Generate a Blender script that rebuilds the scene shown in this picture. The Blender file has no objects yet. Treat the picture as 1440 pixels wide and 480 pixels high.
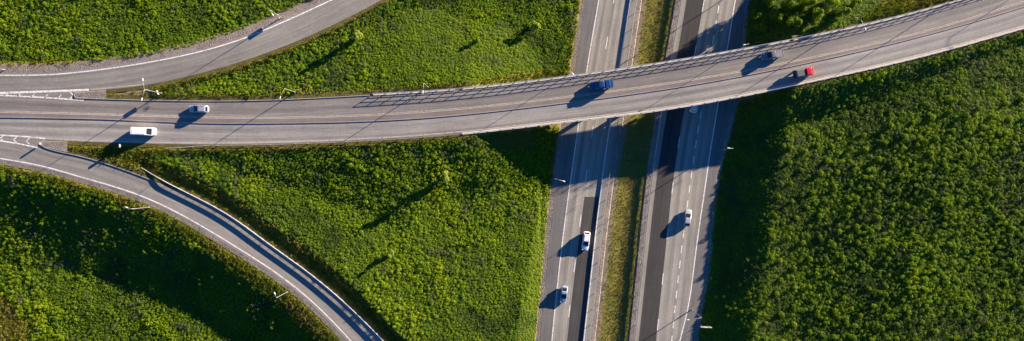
import bpy, math, random
import numpy as np
from mathutils import Vector

# ------------------------------------------------------------------ camera, sky, sun, exposure
SC = bpy.context.scene
COL = SC.collection
CAM_H = 195.0            # drone height above the motorway
FPX = 5.5 * CAM_H        # focal length in units of a 1440 px wide picture
cam_d = bpy.data.cameras.new("camera")
cam_d.sensor_fit = 'HORIZONTAL'
cam_d.sensor_width = 36.0
cam_d.lens = 36.0 * FPX / 1440.0
cam_d.clip_start = 1.0
cam_d.clip_end = 6000.0
cam = bpy.data.objects.new("camera", cam_d)
cam.location = (0, 0, CAM_H)
cam.rotation_euler = (0, 0, 0)
COL.objects.link(cam)
SC.camera = cam

SUN_EL = math.radians(11.6)
SUN_AZ = Vector((0.842, 0.540)).normalized()       # towards the sun, in plan
world = bpy.data.worlds.new("World")
SC.world = world
world.use_nodes = True
wn = world.node_tree
sky = wn.nodes.new('ShaderNodeTexSky')
sky.sky_type = 'NISHITA'
sky.sun_disc = False
sky.sun_elevation = SUN_EL
sky.sun_rotation = math.atan2(SUN_AZ.x, SUN_AZ.y)
sky.air_density = 1.0
sky.dust_density = 0.0
sky.ozone_density = 9.0
bg = wn.nodes['Background']
bg.inputs['Strength'].default_value = 0.05
wn.links.new(sky.outputs[0], bg.inputs[0])
sun_d = bpy.data.lights.new("sun", 'SUN')
sun_d.energy = 5.0
sun_d.angle = math.radians(0.5)
sun_d.color = (1.0, 0.82, 0.64)
sun = bpy.data.objects.new("sun", sun_d)
to_sun = Vector((SUN_AZ.x * math.cos(SUN_EL), SUN_AZ.y * math.cos(SUN_EL), math.sin(SUN_EL)))
sun.rotation_euler = to_sun.to_track_quat('Z', 'Y').to_euler()
COL.objects.link(sun)
SC.view_settings.view_transform = 'Standard'
SC.view_settings.look = 'None'
SC.view_settings.gamma = 1.0
SC.view_settings.use_curve_mapping = False
SC.view_settings.exposure = 2.15
SC.render.engine = 'CYCLES'
SC.cycles.max_bounces = 6
SC.cycles.transparent_max_bounces = 6

rng = np.random.default_rng(7)
random.seed(7)

# ------------------------------------------------------------------ survey helpers
def W(px, py, z=0.0):
    """plan position (metres) of a spot measured on the aerial photograph, given its height"""
    s = (CAM_H - z) / FPX
    return ((px - 720.0) * s, (240.0 - py) * s, z)

def smooth(a, b, x):
    t = np.clip((np.asarray(x, float) - a) / (b - a), 0, 1)
    return t * t * (3 - 2 * t)

def spline(xs, ys, q):
    """natural cubic spline"""
    xs = np.asarray(xs, float); ys = np.asarray(ys, float); n = len(xs)
    h = np.diff(xs)
    A = np.eye(n); r = np.zeros(n)
    for i in range(1, n - 1):
        A[i, i-1] = h[i-1]; A[i, i] = 2 * (h[i-1] + h[i]); A[i, i+1] = h[i]
        r[i] = 6 * ((ys[i+1] - ys[i]) / h[i] - (ys[i] - ys[i-1]) / h[i-1])
    m = np.linalg.solve(A, r)
    q = np.asarray(q, float)
    k = np.clip(np.searchsorted(xs, q) - 1, 0, n - 2)
    a = xs[k+1] - q; b = q - xs[k]; hk = h[k]
    return (m[k] * a**3 + m[k+1] * b**3) / (6 * hk) + (ys[k] / hk - m[k] * hk / 6) * a + (ys[k+1] / hk - m[k+1] * hk / 6) * b

def curve_px(pts, n=200):
    """smooth polyline through measured points"""
    p = np.asarray(pts, float)
    d = np.r_[0, np.cumsum(np.hypot(*np.diff(p, axis=0).T))]
    if len(p) == 2:
        t = np.linspace(0, 1, n)[:, None]
        return p[0] * (1 - t) + p[1] * t
    q = np.linspace(0, d[-1], n)
    return np.c_[spline(d, p[:, 0], q), spline(d, p[:, 1], q)]

def to_world(pp, z):
    pp = np.asarray(pp, float); z = np.broadcast_to(np.asarray(z, float), (len(pp),))
    s = (CAM_H - z) / FPX
    return np.c_[(pp[:, 0] - 720) * s, (240 - pp[:, 1]) * s, z]

def value_noise(x, y, scale, seed=0):
    x = np.asarray(x) / scale + 1000; y = np.asarray(y) / scale + 1000
    i = np.floor(x).astype(np.int64); j = np.floor(y).astype(np.int64)
    fx = x - i; fy = y - j
    fx = fx * fx * (3 - 2 * fx); fy = fy * fy * (3 - 2 * fy)
    def hsh(a, b):
        v = np.sin(a * 127.1 + b * 311.7 + seed * 74.7) * 43758.5453
        return v - np.floor(v)
    return (hsh(i, j) * (1-fx) + hsh(i+1, j) * fx) * (1-fy) + (hsh(i, j+1) * (1-fx) + hsh(i+1, j+1) * fx) * fy

def in_poly(px, py, poly):
    inside = np.zeros(len(px), bool)
    n = len(poly)
    for i in range(n):
        x0, y0 = poly[i]; x1, y1 = poly[(i+1) % n]
        if y0 == y1: continue
        c = ((y0 > py) != (y1 > py)) & (px < (x1 - x0) * (py - y0) / (y1 - y0) + x0)
        inside ^= c
    return inside

# ------------------------------------------------------------------ scene helpers
def tag(o, label=None, cat=None, group=None, kind=None):
    if label: o['label'] = label
    if cat: o['category'] = cat
    if group: o['group'] = group
    if kind: o['kind'] = kind
    return o

def new_mesh(name, verts, faces, mat=None, smooth_shade=False, uvs=None):
    me = bpy.data.meshes.new(name)
    me.from_pydata([tuple(map(float, v)) for v in verts], [], [tuple(map(int, f)) for f in faces])
    if mat: me.materials.append(mat)
    if uvs is not None:
        ul = me.uv_layers.new(name="UVMap")
        li = np.empty(len(me.loops), np.int32); me.loops.foreach_get('vertex_index', li)
        ul.data.foreach_set('uv', np.asarray(uvs, np.float32)[li].ravel())
    if smooth_shade:
        me.polygons.foreach_set('use_smooth', [True] * len(me.polygons))
    me.update()
    return me

def link(name, me, parent=None, loc=None, rotz=None):
    o = bpy.data.objects.new(name, me)
    COL.objects.link(o)
    if parent is not None: o.parent = parent
    if loc is not None: o.location = loc
    if rotz is not None: o.rotation_euler = (0, 0, rotz)
    return o

def empty(name, loc=(0, 0, 0), rotz=0):
    o = bpy.data.objects.new(name, None)
    o.empty_display_size = 0.5
    COL.objects.link(o)
    o.location = loc; o.rotation_euler = (0, 0, rotz)
    return o

class MB:
    """collects simple solids into one mesh"""
    def __init__(s): s.v = []; s.f = []
    def add(s, v, f):
        b = len(s.v); s.v += [tuple(p) for p in v]; s.f += [tuple(i + b for i in q) for q in f]
        return s
    def box(s, x0, x1, y0, y1, z0, z1):
        v = [(x0,y0,z0),(x1,y0,z0),(x1,y1,z0),(x0,y1,z0),(x0,y0,z1),(x1,y0,z1),(x1,y1,z1),(x0,y1,z1)]
        return s.add(v, [(0,3,2,1),(4,5,6,7),(0,1,5,4),(1,2,6,5),(2,3,7,6),(3,0,4,7)])
    def tube(s, pts, radii, n=8, cap=True):
        pts = [Vector(p) for p in pts]; rings = []
        for i, p in enumerate(pts):
            d = (pts[min(i+1, len(pts)-1)] - pts[max(i-1, 0)]).normalized()
            u = d.cross(Vector((0, 0, 1)))
            if u.length < 1e-4: u = Vector((1, 0, 0))
            u.normalize(); w = d.cross(u)
            r = radii[i] if hasattr(radii, '__len__') else radii
            rings.append([p + (u * math.cos(2*math.pi*k/n) + w * math.sin(2*math.pi*k/n)) * r for k in range(n)])
        return s.rings(rings, cap)
    def rings(s, rings, cap=True):
        n = len(rings[0]); v = [p for r in rings for p in r]; f = []
        for i in range(len(rings) - 1):
            for k in range(n):
                a = i*n + k; b = i*n + (k+1) % n
                f.append((a, b, b + n, a + n))
        if cap:
            f.append(tuple(range(n - 1, -1, -1)))
            m = (len(rings) - 1) * n
            f.append(tuple(range(m, m + n)))
        return s.add(v, f)
    def obj(s, name, mat, parent=None, smooth_shade=False):
        return link(name, new_mesh(name, s.v, s.f, mat, smooth_shade), parent)
    def mesh(s, name, mat, smooth_shade=False):
        return new_mesh(name, s.v, s.f, mat, smooth_shade)

def plan_normals(P):
    t = np.gradient(P[:, :2], axis=0)
    t /= np.maximum(np.linalg.norm(t, axis=1, keepdims=True), 1e-9)
    return np.c_[-t[:, 1], t[:, 0]], t          # left normal, tangent

def arclen(P):
    return np.r_[0, np.cumsum(np.linalg.norm(np.diff(P, axis=0), axis=1))]

def resample(P, step):
    s = arclen(P); n = max(2, int(round(s[-1] / step)) + 1)
    q = np.linspace(0, s[-1], n)
    return np.c_[[np.interp(q, s, P[:, k]) for k in range(3)]].T

def sweep(name, P, profile, mat, parent=None, closed=False, smooth_shade=False):
    """profile: (lateral offset to the left, height) swept along P"""
    N, _ = plan_normals(P); m = len(profile); n = len(P)
    V = np.zeros((n, m, 3)); UV = np.zeros((n, m, 2)); s = arclen(P)
    acc = 0
    for j, (o, h) in enumerate(profile):
        V[:, j, :2] = P[:, :2] + N * o; V[:, j, 2] = P[:, 2] + h
        if j: acc += math.hypot(o - profile[j-1][0], h - profile[j-1][1])
        UV[:, j, 0] = s; UV[:, j, 1] = acc
    F = []
    for i in range(n - 1):
        for j in range(m if closed else m - 1):
            k = (j + 1) % m
            F.append((i*m + j, (i+1)*m + j, (i+1)*m + k, i*m + k))
    if closed:
        F.append(tuple(range(m))); F.append(tuple((n-1)*m + j for j in range(m - 1, -1, -1)))
    return link(name, new_mesh(name, V.reshape(-1, 3), F, mat, smooth_shade, UV.reshape(-1, 2)), parent)

def ribbon(name, A, B, mat, parent=None, dz=0.0, cols=1):
    """sheet between two edges, UV in metres"""
    n = len(A); s = arclen((A + B) / 2); V = []; UV = []; F = []
    w = np.linalg.norm(A - B, axis=1)
    for c in range(cols + 1):
        t = c / cols
        P = A * (1 - t) + B * t
        V.append(P + np.array([0, 0, dz])); UV.append(np.c_[s, w * t])
    V = np.concatenate(V); UV = np.concatenate(UV)
    for c in range(cols):
        for i in range(n - 1):
            a = c*n + i
            F.append((a, a + n, a + n + 1, a + 1))
    # face upward
    p0, p1, p2 = V[F[0][0]], V[F[0][1]], V[F[0][2]]
    if np.cross(p1 - p0, p2 - p0)[2] < 0: F = [q[::-1] for q in F]
    return link(name, new_mesh(name, V, F, mat, False, UV), parent)

# ------------------------------------------------------------------ materials
def mat_new(name):
    m = bpy.data.materials.new(name); m.use_nodes = True
    nt = m.node_tree; b = nt.nodes['Principled BSDF']
    return m, nt, b

def N(nt, kind, **kw):
    n = nt.nodes.new(kind)
    for k, v in kw.items(): setattr(n, k, v)
    return n

def ramp(nt, fac, stops):
    r = N(nt, 'ShaderNodeValToRGB')
    e = r.color_ramp.elements
    while len(e) < len(stops): e.new(0.5)
    for el, (p, c) in zip(e, stops):
        el.position = p; el.color = (*c, 1) if len(c) == 3 else c
    nt.links.new(fac, r.inputs[0])
    return r.outputs[0]

def noise(nt, vec, scale, detail=4, rough=0.6):
    n = N(nt, 'ShaderNodeTexNoise')
    n.inputs['Scale'].default_value = scale
    n.inputs['Detail'].default_value = detail
    n.inputs['Roughness'].default_value = rough
    if vec is not None: nt.links.new(vec, n.inputs['Vector'])
    return n.outputs['Fac']

def mixc(nt, fac, a, b, blend='MIX'):
    m = N(nt, 'ShaderNodeMix', data_type='RGBA', blend_type=blend)
    for s, v in ((m.inputs[0], fac), (m.inputs[6], a), (m.inputs[7], b)):
        if isinstance(v, (int, float)): s.default_value = v
        elif isinstance(v, tuple): s.default_value = (*v, 1)
        else: nt.links.new(v, s)
    return m.outputs[2]

def math_n(nt, op, a, b=None):
    m = N(nt, 'ShaderNodeMath', operation=op)
    for s, v in zip(m.inputs, (a, b)):
        if v is None: continue
        if isinstance(v, (int, float)): s.default_value = v
        else: nt.links.new(v, s)
    return m.outputs[0]

def bump(nt, bsdf, h, strength=0.4, dist=0.02):
    b = N(nt, 'ShaderNodeBump')
    b.inputs['Strength'].default_value = strength; b.inputs['Distance'].default_value = dist
    nt.links.new(h, b.inputs['Height']); nt.links.new(b.outputs[0], bsdf.inputs['Normal'])

def asphalt(name, c, streak=0.22, lane=None, rough=0.85, patchy=0.12):
    """aged asphalt: long streaks left by tyres, aggregate speckle, slow stains. UV: metres along / across"""
    m, nt, b = mat_new(name)
    tc = N(nt, 'ShaderNodeTexCoord')
    mp = N(nt, 'ShaderNodeMapping'); mp.inputs['Scale'].default_value = (0.012, 1.0, 1.0)
    nt.links.new(tc.outputs['UV'], mp.inputs[0])
    st = noise(nt, mp.outputs[0], 0.9, 3, 0.55)
    mp2 = N(nt, 'ShaderNodeMapping'); mp2.inputs['Scale'].default_value = (0.05, 1.0, 1.0)
    nt.links.new(tc.outputs['UV'], mp2.inputs[0])
    st2 = noise(nt, mp2.outputs[0], 3.0, 4, 0.6)
    sp = noise(nt, tc.outputs['Object'], 9.0, 3, 0.7)
    sp2 = noise(nt, tc.outputs['Object'], 1.6, 4, 0.65)
    lo = noise(nt, tc.outputs['Object'], 0.07, 4, 0.6)
    def dark(k): return tuple(v * k for v in c)
    col = ramp(nt, st, [(0.3, dark(1 - streak)), (0.7, dark(1 + streak))])
    col = mixc(nt, 0.8, col, ramp(nt, st2, [(0.3, (0.76, 0.76, 0.77)), (0.7, (1.2, 1.2, 1.19))]), 'MULTIPLY')
    col = mixc(nt, 0.8, col, ramp(nt, sp, [(0.3, (0.8, 0.8, 0.8)), (0.7, (1.2, 1.2, 1.2))]), 'MULTIPLY')
    col = mixc(nt, 0.6, col, ramp(nt, sp2, [(0.3, (0.8, 0.8, 0.82)), (0.7, (1.17, 1.16, 1.14))]), 'MULTIPLY')
    col = mixc(nt, 1.0, col, ramp(nt, lo, [(0.3, (1 - patchy,) * 3), (0.7, (1 + patchy, 1 + patchy, 1 + patchy * .9))]), 'MULTIPLY')
    if lane:
        # polished wheel tracks: lighter bands either side of each lane's oil-stained middle
        sep = N(nt, 'ShaderNodeSeparateXYZ'); nt.links.new(tc.outputs['UV'], sep.inputs[0])
        off, wid, amt = lane
        ph = math_n(nt, 'MULTIPLY', math_n(nt, 'ADD', sep.outputs[1], off), 4 * math.pi / wid)
        wv = math_n(nt, 'COSINE', ph)
        fac = math_n(nt, 'ADD', math_n(nt, 'MULTIPLY', wv, 0.5), 0.5)
        col = mixc(nt, amt, col, ramp(nt, fac, [(0.0, (1.16, 1.15, 1.13)), (1.0, (0.84, 0.85, 0.86))]), 'MULTIPLY')
    nt.links.new(col, b.inputs['Base Color'])
    b.inputs['Roughness'].default_value = rough
    b.inputs['Specular IOR Level'].default_value = 0.25
    bump(nt, b, sp, 0.35, 0.012)
    return m

def plain(name, c, rough=0.5, metal=0.0, var=0.12, scale=3.0, coat=0.0, spec=0.5):
    m, nt, b = mat_new(name)
    tc = N(nt, 'ShaderNodeTexCoord')
    n = noise(nt, tc.outputs['Object'], scale, 4, 0.6)
    col = ramp(nt, n, [(0.3, tuple(v * (1 - var) for v in c)), (0.7, tuple(min(1, v * (1 + var)) for v in c))])
    nt.links.new(col, b.inputs['Base Color'])
    b.inputs['Roughness'].default_value = rough
    b.inputs['Metallic'].default_value = metal
    b.inputs['Specular IOR Level'].default_value = spec
    if coat: b.inputs['Coat Weight'].default_value = coat; b.inputs['Coat Roughness'].default_value = 0.08
    return m

def paint_mark(name, c, wear=0.5):
    """road paint, worn through to the asphalt in specks"""
    m, nt, b = mat_new(name)
    tc = N(nt, 'ShaderNodeTexCoord')
    n = noise(nt, tc.outputs['Object'], 2.2, 6, 0.75)
    nt.links.new(ramp(nt, n, [(0.30 + 0.12 * wear, (0.2, 0.19, 0.18)), (0.42 + 0.12 * wear, c)]), b.inputs['Base Color'])
    b.inputs['Roughness'].default_value = 0.6
    return m

def gravel_mat(name, stops):
    m, nt, b = mat_new(name)
    tc = N(nt, 'ShaderNodeTexCoord')
    v = N(nt, 'ShaderNodeTexVoronoi'); v.inputs['Scale'].default_value = 5.0
    nt.links.new(tc.outputs['Object'], v.inputs['Vector'])
    n = noise(nt, tc.outputs['Object'], 2.0, 6, 0.75)
    big = noise(nt, tc.outputs['Object'], 0.35, 4, 0.6)
    col = ramp(nt, n, stops)
    col = mixc(nt, 0.6, col, ramp(nt, v.outputs['Color'], [(0, (0.65, 0.65, 0.66)), (1, (1.3, 1.28, 1.25))]), 'MULTIPLY')
    col = mixc(nt, 1.0, col, ramp(nt, big, [(0.3, (0.75, 0.75, 0.76)), (0.7, (1.2, 1.17, 1.12))]), 'MULTIPLY')
    nt.links.new(col, b.inputs['Base Color']); b.inputs['Roughness'].default_value = 0.95
    b.inputs['Specular IOR Level'].default_value = 0.1
    bump(nt, b, v.outputs['Distance'], 0.9, 0.08)
    return m

def foliage(name, stops, transl=0.25, attr=True):
    """leaf colour by plant (attribute 'tone' on each scattered plant), varied from spray to spray"""
    m, nt, b = mat_new(name)
    geo = N(nt, 'ShaderNodeNewGeometry')
    if attr:
        at = N(nt, 'ShaderNodeAttribute', attribute_type='INSTANCER', attribute_name='tone')
        base = at.outputs['Fac']
    else:
        oi = N(nt, 'ShaderNodeObjectInfo'); base = oi.outputs['Random']
    rnd = geo.outputs['Random Per Island']
    fac = math_n(nt, 'ADD', base, math_n(nt, 'MULTIPLY', math_n(nt, 'SUBTRACT', rnd, 0.5), 0.30))
    col = ramp(nt, fac, stops)
    nt.links.new(col, b.inputs['Base Color'])
    b.inputs['Roughness'].default_value = 0.6
    b.inputs['Specular IOR Level'].default_value = 0.06
    tr = N(nt, 'ShaderNodeBsdfTranslucent')
    nt.links.new(mixc(nt, 1.0, col, (1.35, 1.5, 0.4), 'MULTIPLY'), tr.inputs[0])
    mx = N(nt, 'ShaderNodeMixShader'); mx.inputs[0].default_value = transl
    out = nt.nodes['Material Output']
    nt.links.new(b.outputs[0], mx.inputs[1]); nt.links.new(tr.outputs[0], mx.inputs[2]); nt.links.new(mx.outputs[0], out.inputs[0])
    return m

GREEN = [(0.0, (0.05, 0.086, 0.018)), (0.25, (0.092, 0.158, 0.015)), (0.5, (0.136, 0.218, 0.012)), (0.75, (0.18, 0.258, 0.010)), (0.92, (0.235, 0.27, 0.012)), (1.0, (0.28, 0.25, 0.02))]
M = {}
M['main_upper'] = asphalt('worn_asphalt_brownish', (0.197, 0.184, 0.166), 0.24, (0.4, 5.6, 0.8))
M['main_lower'] = asphalt('worn_asphalt_pale', (0.252, 0.241, 0.220), 0.22, (0.6, 4.4, 0.95))
M['ramp'] = asphalt('ramp_asphalt', (0.210, 0.201, 0.180), 0.16, (0.7, 5.2, 0.4))
M['shoulder'] = asphalt('shoulder_asphalt', (0.140, 0.138, 0.130), 0.12)
M['lane'] = asphalt('motorway_lane_asphalt', (0.250, 0.237, 0.206), 0.22, (0.3, 4.1, 0.9))
M['edge_strip'] = asphalt('median_edge_asphalt', (0.225, 0.218, 0.198), 0.15)
M['patch'] = asphalt('new_dark_asphalt', (0.056, 0.054, 0.051), 0.2, patchy=0.15)
M['patch_r'] = asphalt('newest_dark_asphalt', (0.046, 0.0435, 0.042), 0.18, patchy=0.12)
M['median_strip'] = asphalt('brown_median_paving', (0.205, 0.17, 0.148), 0.12)
M['paint'] = paint_mark('white_road_paint', (0.72, 0.70, 0.66), 0.62)
M['paint_old'] = paint_mark('faded_road_paint', (0.50, 0.45, 0.38), 0.7)
M['kerb'] = plain('kerb_concrete', (0.36, 0.33, 0.29), 0.9, var=0.2, scale=1.3)
M['concrete'] = plain('bridge_concrete', (0.50, 0.475, 0.43), 0.9, var=0.18, scale=0.8)
M['steel'] = plain('galvanised_steel', (0.27, 0.27, 0.27), 0.5, 0.4, var=0.15, scale=2.0)
M['rail_steel'] = plain('weathered_railing_steel', (0.44, 0.43, 0.40), 0.55, 0.5, var=0.2, scale=1.0)
M['rail_pale'] = plain('pale_guardrail_steel', (0.44, 0.43, 0.40), 0.5, 0.3, var=0.15, scale=1.0)
M['rail_dark'] = plain('dull_guardrail_steel', (0.16, 0.16, 0.155), 0.6, 0.4, var=0.2, scale=1.0)
M['rail_yellow'] = plain('yellowed_guardrail_steel', (0.50, 0.45, 0.30), 0.6, 0.2, var=0.2, scale=1.0)
M['white_steel'] = plain('white_painted_steel', (0.50, 0.50, 0.49), 0.4, 0.1, var=0.06)
M['lamp_lens'] = plain('lamp_glass', (0.75, 0.75, 0.72), 0.25, var=0.05)
M['gravel'] = gravel_mat('roadside_gravel', [(0.25, (0.10, 0.085, 0.072)), (0.5, (0.21, 0.185, 0.165)), (0.75, (0.33, 0.30, 0.27))])
M['verge'] = gravel_mat('verge_soil_and_dry_grass', [(0.25, (0.055, 0.055, 0.018)), (0.5, (0.105, 0.095, 0.03)), (0.75, (0.16, 0.13, 0.055))])
M['sign_face'] = plain('sign_face_white', (0.75, 0.75, 0.72), 0.4)
M['sign_back'] = plain('sign_back_grey', (0.42, 0.43, 0.44), 0.5, 0.4)
M['sign_blue'] = plain('sign_face_blue', (0.03, 0.10, 0.38), 0.4)
M['rubber'] = plain('tyre_rubber', (0.02, 0.02, 0.02), 0.85)
M['rim'] = plain('wheel_rim', (0.45, 0.45, 0.46), 0.35, 0.8)
M['glass'] = plain('car_glass', (0.012, 0.016, 0.02), 0.06, 0.0, var=0.0, spec=0.6)
M['black_plastic'] = plain('black_plastic', (0.022, 0.022, 0.024), 0.6)
M['head_glass'] = plain('headlight_glass', (0.6, 0.62, 0.65), 0.12)
M['tail_red'] = plain('tail_light_red', (0.35, 0.012, 0.01), 0.2)
M['plate'] = plain('number_plate', (0.7, 0.7, 0.68), 0.5)
M['bark'] = plain('bark', (0.12, 0.10, 0.08), 0.95, var=0.4, scale=6.0)
M['leaf'] = foliage('thicket_leaves', GREEN, 0.30)
M['leaf_tree'] = foliage('tree_leaves', [(p, tuple(v * 1.05 for v in c)) for p, c in ((0.0, (0.078, 0.122, 0.008)), (0.5, (0.105, 0.158, 0.007)), (1.0, (0.135, 0.185, 0.008)))], 0.30, attr=False)
M['leaf_pale'] = foliage('pale_tree_leaves', [(0.0, (0.15, 0.20, 0.03)), (1.0, (0.20, 0.24, 0.035))], 0.3, attr=False)
M['leaf_grey'] = foliage('grey_willow_leaves', [(0, (0.05, 0.07, 0.028)), (0.5, (0.085, 0.11, 0.045)), (1, (0.13, 0.15, 0.06))], 0.2)
M['grass'] = foliage('verge_grass_blades', [(0.0, (0.10, 0.15, 0.012)), (0.35, (0.19, 0.215, 0.018)), (0.6, (0.22, 0.19, 0.045)), (0.8, (0.28, 0.215, 0.09)), (1.0, (0.33, 0.26, 0.14))], 0.2)

def ground_mat():
    m, nt, b = mat_new('ground_soil_grass_gravel')
    tc = N(nt, 'ShaderNodeTexCoord'); P = tc.outputs['Object']
    n1 = noise(nt, P, 1.4, 6, 0.7); n2 = noise(nt, P, 0.18, 5, 0.65); n3 = noise(nt, P, 6.0, 4, 0.7)
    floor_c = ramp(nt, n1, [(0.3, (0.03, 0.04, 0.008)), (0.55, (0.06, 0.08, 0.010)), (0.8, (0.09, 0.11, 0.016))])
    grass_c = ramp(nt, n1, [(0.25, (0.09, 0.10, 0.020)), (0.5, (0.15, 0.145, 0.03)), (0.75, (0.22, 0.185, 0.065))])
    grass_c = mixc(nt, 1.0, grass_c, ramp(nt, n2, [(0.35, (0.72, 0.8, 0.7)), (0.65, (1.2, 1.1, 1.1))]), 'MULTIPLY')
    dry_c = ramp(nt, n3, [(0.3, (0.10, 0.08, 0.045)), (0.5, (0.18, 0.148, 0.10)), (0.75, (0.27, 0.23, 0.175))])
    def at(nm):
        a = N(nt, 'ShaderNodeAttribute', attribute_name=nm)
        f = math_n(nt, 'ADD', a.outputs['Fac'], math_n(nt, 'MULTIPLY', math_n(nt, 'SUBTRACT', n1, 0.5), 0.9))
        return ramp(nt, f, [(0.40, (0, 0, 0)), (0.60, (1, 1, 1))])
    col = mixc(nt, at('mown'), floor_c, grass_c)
    col = mixc(nt, at('gravel'), col, dry_c)
    nt.links.new(col, b.inputs['Base Color']); b.inputs['Roughness'].default_value = 0.95
    b.inputs['Specular IOR Level'].default_value = 0.08
    bump(nt, b, math_n(nt, 'ADD', n1, math_n(nt, 'MULTIPLY', n3, 0.5)), 0.8, 0.12)
    return m
M['ground'] = ground_mat()

# ------------------------------------------------------------------ roads: surveyed edges
def z_main(x): return 7.0 + 0.5 * smooth(160, 650, x)
def z_ul(x): return 7.0 - 2.0 * smooth(150, 700, x) - 1.5 * smooth(540, 900, x)
def z_ll(x): return 7.0 - 2.9 * smooth(110, 680, x) - 1.0 * smooth(540, 800, x)

mx = np.linspace(-500, 1900, 481)
MAIN_N = ([-500, -200, 0, 105, 180, 250, 380, 520, 640, 790, 900, 1025, 1170, 1295, 1345, 1440, 1600, 1900],
          [122, 129, 134, 138.5, 141, 142.5, 141.5, 134.5, 127, 110, 94.5, 74, 46, 16.5, 2.5, -26, -80, -200])
MAIN_S = ([-500, -200, 0, 60, 150, 250, 380, 500, 640, 790, 920, 1070, 1170, 1290, 1440, 1600, 1900],
          [176, 186, 192, 196.5, 200.5, 203, 202, 197.5, 188, 171, 155, 128.5, 107.5, 80, 38.5, -10, -120])
MED_U = ([-500, -200, 0, 150, 300, 380, 530, 650, 790, 910, 1070, 1150, 1300, 1440, 1600, 1900],
         [146, 153, 158, 162, 166, 166.5, 162, 153.5, 138, 122.5, 96, 80, 45, 3, -52, -168])
MED_L = ([-500, -200, 0, 150, 300, 380, 530, 650, 790, 910, 1070, 1150, 1300, 1440, 1600, 1900],
         [154, 161, 165.5, 168.5, 174, 174, 170.5, 162, 146, 130, 102.5, 86, 50.5, 10, -44, -160])
def main_line(tab, xs=mx, dy=0.0, dz=0.0):
    z = z_main(xs) + dz
    return to_world(np.c_[xs, spline(*tab, xs) + dy], z)
mainN, mainS, medU, medL = main_line(MAIN_N), main_line(MAIN_S), main_line(MED_U), main_line(MED_L)

UL_OUT = curve_px([(-500,106),(-200,105),(0,103),(60,102.5),(150,93.5),(230,80.5),(330,55),(400,27),(470,-5),(560,-50),(700,-125)], 260)
UL_IN = curve_px([(-500,142),(-200,138),(0,133.5),(125,128),(200,120.5),(270,106),(330,89.5),(400,65),(480,29.5),(540,-2),(630,-52),(780,-130)], 260)
ulO, ulI = to_world(UL_OUT, z_ul(UL_OUT[:, 0])), to_world(UL_IN, z_ul(UL_IN[:, 0]))
LL_UP = curve_px([(-500,165),(-200,181),(0,191),(40,197),(62,207.5),(100,217.5),(150,231),(195,247),(245,266),(320,302.5),(380,345.5),(430,381.5),(490,431.5),(535,476),(600,548),(700,680)], 260)
LL_LO = curve_px([(-500,150),(-200,193),(0,226),(60,237),(110,251),(190,275.5),(285,323),(330,351),(381,384),(430,422),(490,482),(540,540),(640,680)], 260)
llU, llL = to_world(LL_UP, z_ll(LL_UP[:, 0])), to_world(LL_LO, z_ll(LL_LO[:, 0]))

my = np.linspace(-400, 880, 257)
def mw(tab, dx=0.0): return to_world(np.c_[spline(*tab, my) + dx, my], 0.0)
ML_SH = ([-400, -100, 0, 100, 200, 300, 400, 480, 600, 880], [890, 838, 824, 808.5, 791, 777, 767, 759.5, 749, 727])      # outer asphalt edge
ML_L = ([-400, -100, 0, 100, 200, 300, 400, 480, 600, 880], [922, 859, 842, 825, 810, 796, 784, 776, 765, 742])          # left edge line
ML_R = ([-400, -100, 0, 100, 200, 300, 400, 480, 600, 880], [966, 903, 886, 870, 854, 841, 830, 821, 809, 785])          # right edge line
ML_G = ([-400, -100, 0, 100, 200, 300, 400, 480, 600, 880], [975, 912, 895, 880, 864, 849.5, 838, 829, 817, 793])        # guard rail
MR_G = ([-400, -100, 0, 86, 240, 360, 480, 600, 880], [1022, 973, 957.5, 942.5, 918, 904.5, 892, 880, 854])               # guard rail, right carriageway
MR_P0 = ([-400, -100, 0, 83, 240, 360, 480, 600, 880], [1031, 981.5, 965.5, 951.5, 925, 911, 898, 886, 859])
MR_P1 = ([-400, -100, 0, 81, 240, 360, 480, 600, 880], [1055, 1006, 990, 975.5, 948.5, 935, 922.5, 911, 884])
MR_D = ([-400, -100, 0, 100, 200, 280, 380, 480, 600, 880], [1080, 1030, 1012.5, 995.5, 979, 967.7, 955, 944.5, 932, 905])
MR_R = ([-400, -100, 0, 73, 142, 200, 270, 370, 430, 480, 520, 620, 880], [1100, 1051, 1034, 1022, 1010.6, 1001, 990.5, 976.5, 968, 956, 946.5, 925, 880])
MR_SH = ([-400, -100, 0, 73, 142, 200, 270, 370, 430, 480, 520, 620, 880], [1115, 1066, 1049, 1041, 1032, 1018, 1003, 994, 984, 975, 968, 950, 905])

# ------------------------------------------------------------------ terrain
class Corridor:
    """plan queries against a road: distance outside its edge, side and height"""
    def __init__(s, A, B, sel=None):
        if sel is not None: A, B = A[sel], B[sel]
        C = (A + B) / 2
        n, t = plan_normals(C)
        s.C = C; s.hw = np.abs(np.sum((A - B)[:, :2] * n, axis=1)) / 2
        s.n, s.t = n, t
    def query(s, X, Y):
        d = np.empty(len(X)); z = np.empty(len(X)); lat_o = np.empty(len(X))
        for a in range(0, len(X), 40000):
            x = X[a:a+40000].astype(np.float32); y = Y[a:a+40000].astype(np.float32)
            D = (x[:, None] - s.C[None, :, 0].astype(np.float32))**2 + (y[:, None] - s.C[None, :, 1].astype(np.float32))**2
            i = D.argmin(1)
            rx = x - s.C[i, 0]; ry = y - s.C[i, 1]
            lat = rx * s.n[i, 0] + ry * s.n[i, 1]
            lon = rx * s.t[i, 0] + ry * s.t[i, 1]
            over = np.where(i == 0, np.maximum(-lon, 0), np.where(i == len(s.C) - 1, np.maximum(lon, 0), 0))
            d[a:a+40000] = np.where(over > 0, np.hypot(np.maximum(np.abs(lat) - s.hw[i], 0), over), np.abs(lat) - s.hw[i])
            z[a:a+40000] = s.C[i, 2]; lat_o[a:a+40000] = lat
        return d, z, lat_o

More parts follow.
